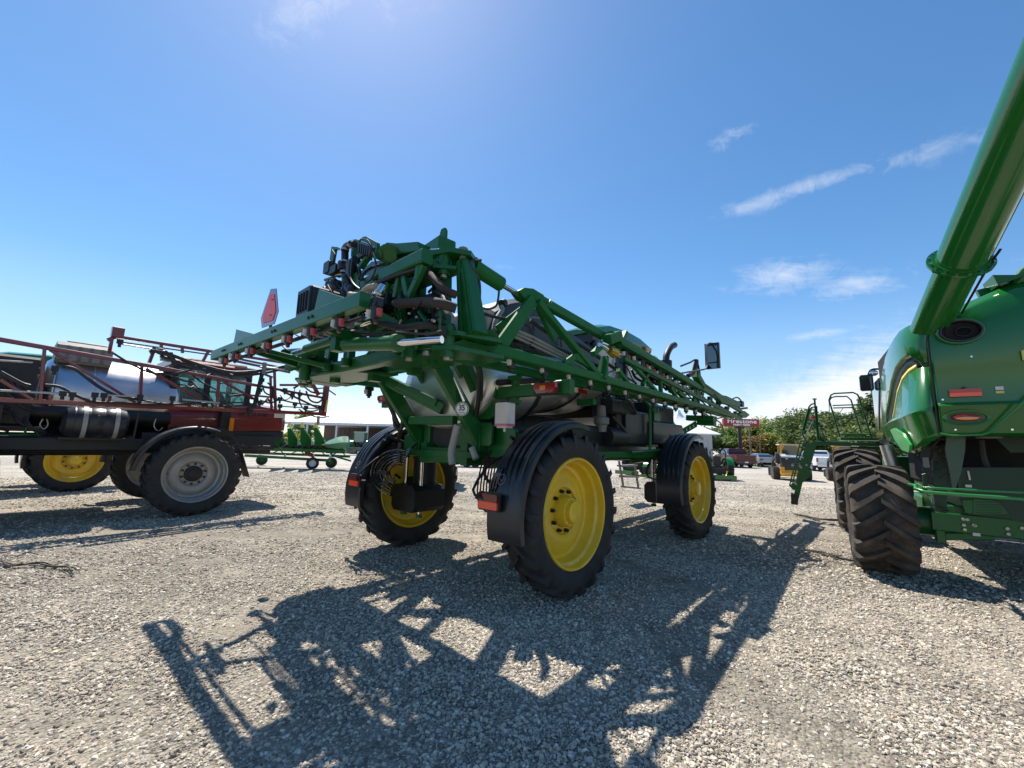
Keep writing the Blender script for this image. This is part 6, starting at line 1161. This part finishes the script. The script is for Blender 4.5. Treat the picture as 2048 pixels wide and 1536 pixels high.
loader('yellow and black track loader half hidden behind the combine front tyre', 1694, 25.0, R(32))
# small green tractors
def tractor(label, px, d, yaw, sc_=1.0, cabm=True, grp=None, cat='tractor'):
    o = thing('tractor', label, cat, base(px, d), -yaw, grp)
    def rw(x, y, r_, w_, m_, nl):
        k = tyre_mb(r_, w_, r_*.55, nl, r_*.05, .26, r_*.09); k.v = [(vx+x, vy+y, vz+r_) for vx, vy, vz in k.v]; t_ = k.build('wheel', RUBBER, o); b = MB(); b.lathe([(-w_*.4, r_*.57), (-w_*.2, r_*.5), (-w_*.1, r_*.3), (-w_*.1, 0)], (x, y, r_), (-1 if x > 0 else 1, 0, 0), 24); b.lathe([(-w_*.4, r_*.57), (-w_*.2, r_*.5), (-w_*.1, r_*.3), (-w_*.1, 0)], (x, y, r_), (1 if x > 0 else -1, 0, 0), 24); b.build('rim', YELLOW, t_)
    S = sc_
    for sd_ in (-1, 1): rw(sd_*.75*S, .7*S, .72*S, .42*S, None, 14); rw(sd_*.65*S, 2.6*S, .42*S, .28*S, None, 12)
    b = MB(); b.box2((-.28*S, .3*S, .5*S), (.28*S, 2.9*S, .95*S)); b.beam((-.7*S, .7*S, .72*S), (.7*S, .7*S, .72*S), .25*S, .25*S); b.beam((-.6*S, 2.6*S, .45*S), (.6*S, 2.6*S, .45*S), .15*S); b.box2((-.4*S, -.1*S, .4*S), (.4*S, .3*S, .8*S)); b.build('chassis', BLACKM, o)
    b = MB(); b.loops([hsec(1.5*S, .9*S, 1.42*S, .32*S, .1*S), hsec(2.6*S, .85*S, 1.32*S, .32*S, .1*S), hsec(3.05*S, .8*S, 1.2*S, .28*S, .1*S)]); b.build('hood', GREEN2, o)
    b = MB()
    for sd_ in (-1, 1): b.loops([[V(sd_*.5*S, (.7+math.cos(a_)*.8)*S, (.74+math.sin(a_)*.8)*S), V(sd_*.95*S, (.7+math.cos(a_)*.8)*S, (.74+math.sin(a_)*.8)*S), V(sd_*.95*S, (.7+math.cos(a_)*.77)*S, (.74+math.sin(a_)*.77)*S), V(sd_*.5*S, (.7+math.cos(a_)*.77)*S, (.74+math.sin(a_)*.77)*S)] for a_ in [R(20+k*14) for k in range(11)]])
    b.build('fender', GREEN2, o)
    if cabm:
        b = MB(); b.box2((-.62*S, .25*S, 2.35*S), (.62*S, 1.7*S, 2.47*S), c=.04); b.build('cab_roof', mat('pale_green_roof', (.25, .42, .3), .4), o); b = MB(); b.box2((-.56*S, .32*S, 1.3*S), (.56*S, 1.6*S, 2.35*S), c=.02); b.build('cab_window', mat('bluish_glass', (.12, .2, .2), .06, coat=1), o)
        b = MB()
        for x in (-.58, .58):
            for y in (.3, 1.6): b.beam((x*S, y*S, 1.0*S), (x*S, y*S, 2.36*S), .07*S, .07*S, up=(0, 1, 0))
        b.build('cab_post', GREEN, o)
    else:
        b = MB(); b.tube([(-.5*S, .35*S, .9*S), (-.5*S, .3*S, 1.95*S), (-.4*S, .3*S, 2.05*S), (.4*S, .3*S, 2.05*S), (.5*S, .3*S, 1.95*S), (.5*S, .35*S, .9*S)], .04*S, 8); b.build('roll_bar', BLACKM, o); b = MB(); b.box2((-.25*S, .55*S, 1.0*S), (.25*S, .7*S, 1.6*S), c=.04); b.box2((-.25*S, .6*S, 1.0*S), (.25*S, 1.1*S, 1.15*S), c=.04); b.build('seat', BLACK, o)
        b = MB(); b.cyl((0, 1.5*S, 1.3*S), (0, 1.42*S, 1.45*S), .17*S, n=16); b.build('steering_wheel', BLACKM, o)
        b = MB(); b.box2((-.7*S, -.9*S, .1*S), (.8*S, -.2*S, .35*S), c=.03); b.build('mower_deck', GREEN2, o)
    return o
tractor('green cab tractor parked in front of the open shed', 716, 56, R(-8), 1.22)
tractor('small green tractor without a cab behind the front wheel of the sprayer', 1437, 24.5, R(12), .85, False)
tractor('green tractor seen through the sprayer, above the ladder', 1262, 26.5, R(58), .9, False)
tractor('green tractor seen below the sprayer, between ladder and front wheel', 1302, 24.5, R(50), .62, False)
# corn header on its cart
D_ = 25.5; o0 = base(600, D_); hd_ = thing('corn_header', 'green corn header with tall pointed snouts on a wheeled cart', 'corn header', o0)
def ch(x, y, d=D_): return WD(x, y, d)-o0
for x0, xr in ((575, 600), (601, 627), (628, 653), (548, 573)):
    tip = ch(x0+1, 848, D_-1.5); foot = ch(xr, 888, D_+.2); b = MB()
    fb = ch(xr, 889, D_+.1)
    b.loops([[ch(x0+1, 892, D_-.7), ch(x0+1, 892, D_+.1), fb+V(0, .5, -.1), fb+V(0, -.3, -.1)], [ch(x0+.5, 878, D_-.9), ch(x0+.5, 878, D_-.2), ch(xr-5, 878, D_+.1), ch(xr-5, 878, D_-.5)], [tip+V(-.02, 0, -.25), tip+V(0, .2, -.25), tip+V(.17, .2, -.25), tip+V(.17, -.0, -.25)]]); s_ = b.build('snout', GREEN, hd_)
    b = MB(); b.loops([[tip+V(-.06, -.02, -.2), tip+V(-.02, .26, -.2), tip+V(.15, .26, -.2), tip+V(.15, -.02, -.2)], [tip+V(.02, .05, .12), tip+V(.02, .1, .12), tip+V(.05, .1, .12), tip+V(.05, .05, .12)]]); b.build('snout_tip', YEL2, s_)
b = MB(); ln = []
for x, zt, zb in ((648, 886, 891), (660, 880, 896), (676, 874, 898), (688, 872, 897), (696, 873, 896), (699, 880, 894)): ln.append([ch(x, zb, D_-.5), ch(x, zb, D_+.3), ch(x, (zt+zb)/2, D_+.5), ch(x, zt, D_+.2), ch(x, zt, D_-.3), ch(x, (zt+zb)/2, D_-.7)])
b.loops(ln); es = b.build('end_shield', mat('pale_green_plastic', (.07, .2, .11), .4, coat=.3), hd_); b = MB(); b.loops([[p for p in ln[0]], [ch(641, 888, D_)+V(0, q_*.1, r_*.06) for q_, r_ in ((-1, -1), (1, -1), (1.2, 0), (1, 1), (-1, 1), (-1.2, 0))]]); b.build('snout_tip', YEL2, es)
b = MB(); b.beam(ch(480, 896), ch(692, 903), .3, .22); b.beam(ch(480, 890, D_+.7), ch(690, 897, D_+.7), .5, .4); b.build('header_frame', GREEN, hd_)
b = MB(); random.seed(14)
for k in range(16): x = 500+k*12; b.box(ch(x, 893, D_+.2), (.28, .4, .2))
b.build('row_unit', BLACKM, hd_, kind='stuff')
D2 = D_; ct = thing('header_cart', 'low green wheeled cart carrying the corn header', 'cart', o0)
b = MB(); b.beam(ch(490, 911), ch(660, 921), .12, .16); b.beam(ch(490, 905, D_+1.6), ch(700, 913, D_+1.6), .12, .16)
for x in (520, 570, 627, 660): b.beam(ch(x, 913+(x-500)*.03), ch(x, 909, D_+1.6), .1, .1)
for x in (560, 600, 640, 680): b.beam(ch(x-20, 908), ch(x, 900), .05); b.beam(ch(x, 900), ch(x+10, 910), .05)
b.beam(ch(668, 912), ch(702, 922), .1, .1); b.build('cart_frame', GREEN, ct)
for x, y, r_, d in ((625, 926, .36, D_-.3), (663, 922, .34, D_+1.2), (524, 917, .34, D_+2.4)):
    p = ch(x, y, d); b = MB(); b.lathe([(-.12, .2), (-.12, .32), (-.08, r_), (.08, r_), (.12, .32), (.12, .2)], (p.x, p.y, r_), (.5, -1, 0), 24); t_ = b.build('wheel', RUBBER, ct); b = MB(); b.lathe([(-.02, 0), (-.02, .12), (.06, .2), (.10, .21)], (p.x, p.y, r_), (.5, -1, 0), 20); b.build('rim', WHITEP if x == 625 else GREEN, t_)
b = MB(); b.cyl(ch(605, 906)+V(0, .4, 0), ch(620, 912)+V(0, .4, 0), .16, .1, n=12); b.build('orange_drum', mat('rust_orange', (.32, .08, .03), .6), ct)
# green pickup / utility vehicle behind the header
sedan('dark green car partly hidden behind the corn header', 652, 50, R(70), mat('dark_green_car_paint', (.01, .05, .03), .25, coat=1, var=.05))
# flatbed trailer seen under the sprayer
D_ = 32; t0 = base(955, D_); tl = thing('flatbed_trailer', 'low black flatbed trailer seen under the sprayer', 'trailer', t0)
def tt(x, y, d=D_): return WD(x, y, d)-t0
b = MB(); b.beam(tt(910, 914), tt(1000, 915), 1.9, .14); b.plate([tt(926, 914, D_-.95), tt(934, 907, D_-.95), tt(952, 907, D_-.95), tt(960, 914, D_-.95)], (0, .3, 0)); b.beam(tt(870, 925), tt(912, 916), .12, .12)
for x in (905, 920, 975, 1000): b.beam(tt(x, 912, D_-.9), tt(x, 903, D_-.9), .06, .06)
b.beam(tt(905, 904, D_-.9), tt(1000, 905, D_-.9), .05, .05); b.build('bed', BLACKM, tl)
for x in (934, 951):
    p = tt(x, 922, D_-1.0); b = MB(); b.lathe([(-.1, .2), (-.1, .3), (-.07, .36), (.07, .36), (.1, .3), (.1, .2)], (p.x, p.y, .36), (0, -1, 0), 24); t_ = b.build('wheel', RUBBER, tl); b = MB(); b.lathe([(.0, 0), (.02, .12), (.05, .2), (.09, .21)], (p.x, p.y, .36), (0, -1, 0), 20); b.build('rim', WHITEP, t_)
b = MB(); random.seed(3)
for k in range(12): p = tt(966+k*3, 909-random.uniform(0, 5)); b.box(p, (random.uniform(.1, .4), .4, random.uniform(.1, .35)))
b.build('cargo', mat('yellow_decal', (.75, .6, .05)), tl, kind='stuff')
# bright green utility vehicle behind, seen between the lift arms
D_ = 17; u0 = base(860, D_); ut = thing('utility_vehicle', 'bright green utility vehicle glimpsed between the lift arms of the sprayer', 'utility vehicle', u0)
def uu(x, y, d=D_): return WD(x, y, d)-u0
b = MB(); z1 = uu(862, 833).z; b.box2((-.75, 0, z1-.5), (.85, 1.4, z1), c=.08); b.build('hood', GREEN3, ut, angle=20); b = MB(); b.box2((-.25, -.02, z1-.3), (.35, .02, z1-.02), c=.02); b.build('windscreen', GLASS, ut); b = MB(); b.box2((-.7, .1, .4), (.8, 2.4, z1-.5)); b.build('body', GREEN2, ut)
for x in (-.75, .75):
    for y in (.4, 2.1): wheel_small(ut, x, y, .36, .26, YELLOW, 1 if x > 0 else -1)
# dry plant stalks on the gravel
DRY = mat('dry_stalk', (.07, .06, .045), .9)
def stalks(label, pts, rr=.008, n=3, seed=1):
    random.seed(seed); b = MB()
    for k in range(n):
        b.tube([WORLD.at(x, y, z=.02)+V(random.uniform(-.05, .05), random.uniform(-.05, .05), random.uniform(.0, .04)) for x, y in pts], rr, 5, 4)
    for k in range(14):
        i = random.randrange(len(pts)-1); p = WORLD.at(*pts[i], z=.02).lerp(WORLD.at(*pts[i+1], z=.02), random.random()); b.tube([p, p+V(random.uniform(-.1, .1), random.uniform(-.08, .08), .04), p+V(random.uniform(-.16, .16), random.uniform(-.1, .1), .01)], .004, 4)
    tag(b.build('dry_stalk', DRY), label, 'stalk')
stalks('dry weed stalk lying on the gravel at the left edge', [(0, 1124), (20, 1134), (42, 1131), (75, 1131), (110, 1133), (135, 1138), (148, 1146)], .010, 3, 1)
stalks('dark line of dry weeds left of the combine rear tyre', [(1590, 1030), (1615, 1034), (1640, 1040), (1670, 1042), (1700, 1042)], .014, 5, 2)
stalks('thin dry stick on the gravel before the combine rear tyre', [(1615, 1102), (1640, 1107), (1682, 1117)], .012, 2, 3)
# ---- trees
def leaf_mat(n, c0, c1):
    m_ = bpy.data.materials.new(n); m_.use_nodes = True; t = m_.node_tree; bs = t.nodes['Principled BSDF']; tcn = t.nodes.new('ShaderNodeTexCoord'); nz = t.nodes.new('ShaderNodeTexNoise'); nz.inputs['Scale'].default_value = .9; nz.inputs['Detail'].default_value = 6; t.links.new(tcn.outputs['Object'], nz.inputs['Vector'])
    cr = t.nodes.new('ShaderNodeValToRGB'); cr.color_ramp.elements[0].position = .35; cr.color_ramp.elements[1].position = .7; cr.color_ramp.elements[0].color = (*c0, 1); cr.color_ramp.elements[1].color = (*c1, 1); t.links.new(nz.outputs[0], cr.inputs[0]); t.links.new(cr.outputs[0], bs.inputs['Base Color']); bs.inputs['Roughness'].default_value = .6
    tr = t.nodes.new('ShaderNodeBsdfTranslucent'); t.links.new(cr.outputs[0], tr.inputs[0]); mx = t.nodes.new('ShaderNodeMixShader'); mx.inputs[0].default_value = .42; o = t.nodes['Material Output']; t.links.new(bs.outputs[0], mx.inputs[1]); t.links.new(tr.outputs[0], mx.inputs[2]); t.links.new(mx.outputs[0], o.inputs[0]); return m_
LEAF = [leaf_mat('leaf_mid_green', (0.078, 0.143, 0.026), (0.221, 0.312, 0.065)), leaf_mat('leaf_yellow_green', (0.156, 0.195, 0.026), (0.442, 0.442, 0.078)), leaf_mat('leaf_dark_green', (0.058, 0.098, 0.021), (0.195, 0.247, 0.058)), leaf_mat('leaf_autumn', (0.156, 0.117, 0.026), (0.390, 0.247, 0.052))]
BARK = mat('bark', (.06, .045, .035), .9, var=.3)
def tree(name, label, px, d, h, w_, lm, seed, n=2600, conifer=False, leaf=.30, grp='trees along the far edge of the yard'):
    rn = random.Random(seed); o = thing(name, label, 'tree', base(px, d), 0, grp)
    b = MB(); b.tube([(0, 0, -.1), (.1, 0, h*.25), (-.1, .1, h*.5), (0, 0, h*.85)], [.28*h/8]*1+[.2*h/8, .13*h/8, .04], 8, 1)
    lobes = []
    if conifer:
        for k in range(46): z = h*(.08+.9*k/46); r_ = w_/2*(1-(z/h))**.85+.1; an = rn.uniform(0, 6.28); lobes.append((math.cos(an)*r_*.5, math.sin(an)*r_*.5, z, r_*.7, r_*.7, .6))
    else:
        for k in range(26):
            an = rn.uniform(0, 6.28); t = rn.random(); z = h*(.25+.68*t); rr_ = w_/2*math.sqrt(max(.05, 1-((t-.40)/.68)**2))*rn.uniform(.3, .78); s_ = rn.uniform(.11, .2)*w_
            lobes.append((math.cos(an)*rr_, math.sin(an)*rr_, z, s_*1.15, s_*1.15, s_*.8)); b.tube([(0, 0, h*.3), (math.cos(an)*rr_*.5, math.sin(an)*rr_*.5, (h*.3+z)/2), (math.cos(an)*rr_, math.sin(an)*rr_, z)], [.09, .06, .03], 5, 1)
        lobes.append((0, 0, h*.55, w_*.3, w_*.3, h*.25)); lobes.append((0, 0, h-w_*.12, w_*.14, w_*.14, w_*.12))
    b.build('trunk', BARK, o)
    vs = []; fs = []
    for _ in range(n):
        L_ = rn.choice(lobes); u = V(rn.gauss(0, 1), rn.gauss(0, 1), rn.gauss(0, 1)).normalized()*(rn.random()**.35)*rn.uniform(.85, 1.12)
        c_ = V(L_[0]+u.x*L_[3], L_[1]+u.y*L_[4], max(.3, L_[2]+u.z*L_[5])); a_ = V(rn.gauss(0, 1), rn.gauss(0, 1), rn.gauss(0, .6)).normalized(); c2 = a_.orthogonal().normalized(); c2 = (c2+a_.cross(c2)*rn.uniform(-1, 1)).normalized(); s1 = leaf*rn.uniform(.6, 1.3); s2 = leaf*rn.uniform(.3, .6)
        if conifer: a_ = V(u.x, u.y, -.25).normalized() if (abs(u.x)+abs(u.y)) > .01 else a_
        k = len(vs); vs += [tuple(c_-a_*s1), tuple(c_+c2*s2), tuple(c_+a_*s1), tuple(c_-c2*s2)]; fs.append((k, k+1, k+2, k+3))
    me = bpy.data.meshes.new('crown'); me.from_pydata(vs, [], fs); me.materials.append(lm); put(me, 'crown', o)
def th(x, y, d): return (WD(x, y, d)).z
TR_ = [(1445, 858, 78, 9, 0, 'round'), (1466, 846, 80, 9, 1, 'round'), (1497, 843, 84, 9, 1, 'round'), (1528, 838, 84, 10, 1, 'round'), (1553, 842, 80, 8, 0, 'round'), (1515, 872, 66, 6, 3, 'round'), (1540, 868, 66, 6, 1, 'round'), (1572, 832, 76, 9, 0, 'round'), (1590, 860, 68, 7, 2, 'round'), (1614, 819, 66, 9.5, 2, 'round'), (1645, 838, 62, 8, 2, 'round'), (1672, 826, 66, 9, 2, 'round'), (1702, 826, 60, 9, 2, 'round'), (1734, 796, 58, 12, 2, 'cone'), (1764, 776, 58, 13, 2, 'cone'), (1690, 856, 50, 6, 2, 'round'), (1730, 850, 48, 7, 2, 'round'), (1470, 876, 70, 6, 0, 'round'), (1640, 868, 52, 6, 2, 'round')]
LB = ['hazy green tree right behind the grey pavilion', 'light green tree behind the red sign', 'yellow green tree just right of the red sign pole', 'tall yellow green tree right of the red sign', 'green tree above the silver sedan', 'small autumn brown tree low behind the brown post', 'low yellow green tree above the silver sedan', 'green round tree above the left track loader', 'dark low tree behind the left track loader roof', 'tall dark round tree behind the ladder post', 'dark tree left of the platform railing', 'dark tree seen through the platform railing', 'dark tree right behind the railing top', 'spiky evergreen next to the combine', 'tallest spiky evergreen, touching the combine side', 'low dark tree under the platform railing', 'low dark tree right under the evergreen', 'low green tree over the dark red pickup', 'low dark tree behind the white pickup']
for i, (x, y, d, w_, k, ty) in enumerate(TR_): tree('evergreen_tree' if ty == 'cone' else 'leafy_tree', LB[i], x, d, th(x, y, d), w_, LEAF[k], 100+i, 4200, ty == 'cone', .26)
for i, (x, y, d, w_, lb) in enumerate(((600, 826, 95, 8, 'tree rising behind the left end of the white shed roof'), (590, 866, 86, 6, 'low tree seen through the open shed'), (1408, 858, 70, 8, 'tree behind the white pavilion roof'), (1338, 862, 75, 9, 'tree top glimpsed between boom and pavilion'), (1790, 860, 75, 12, 'tree hidden mostly behind the combine'))): tree('leafy_tree', lb, x, d, th(x, y, d), w_, LEAF[(0, 1, 2, 0, 2)[i]], 200+i, 3000)
# grass verge under the far trees
b = MB(); b.box2((18, 47, -.05), (130, 110, .03)); b.build('grass_verge', mat('verge_grass', (.05, .075, .02), .9, var=.3), kind='structure')
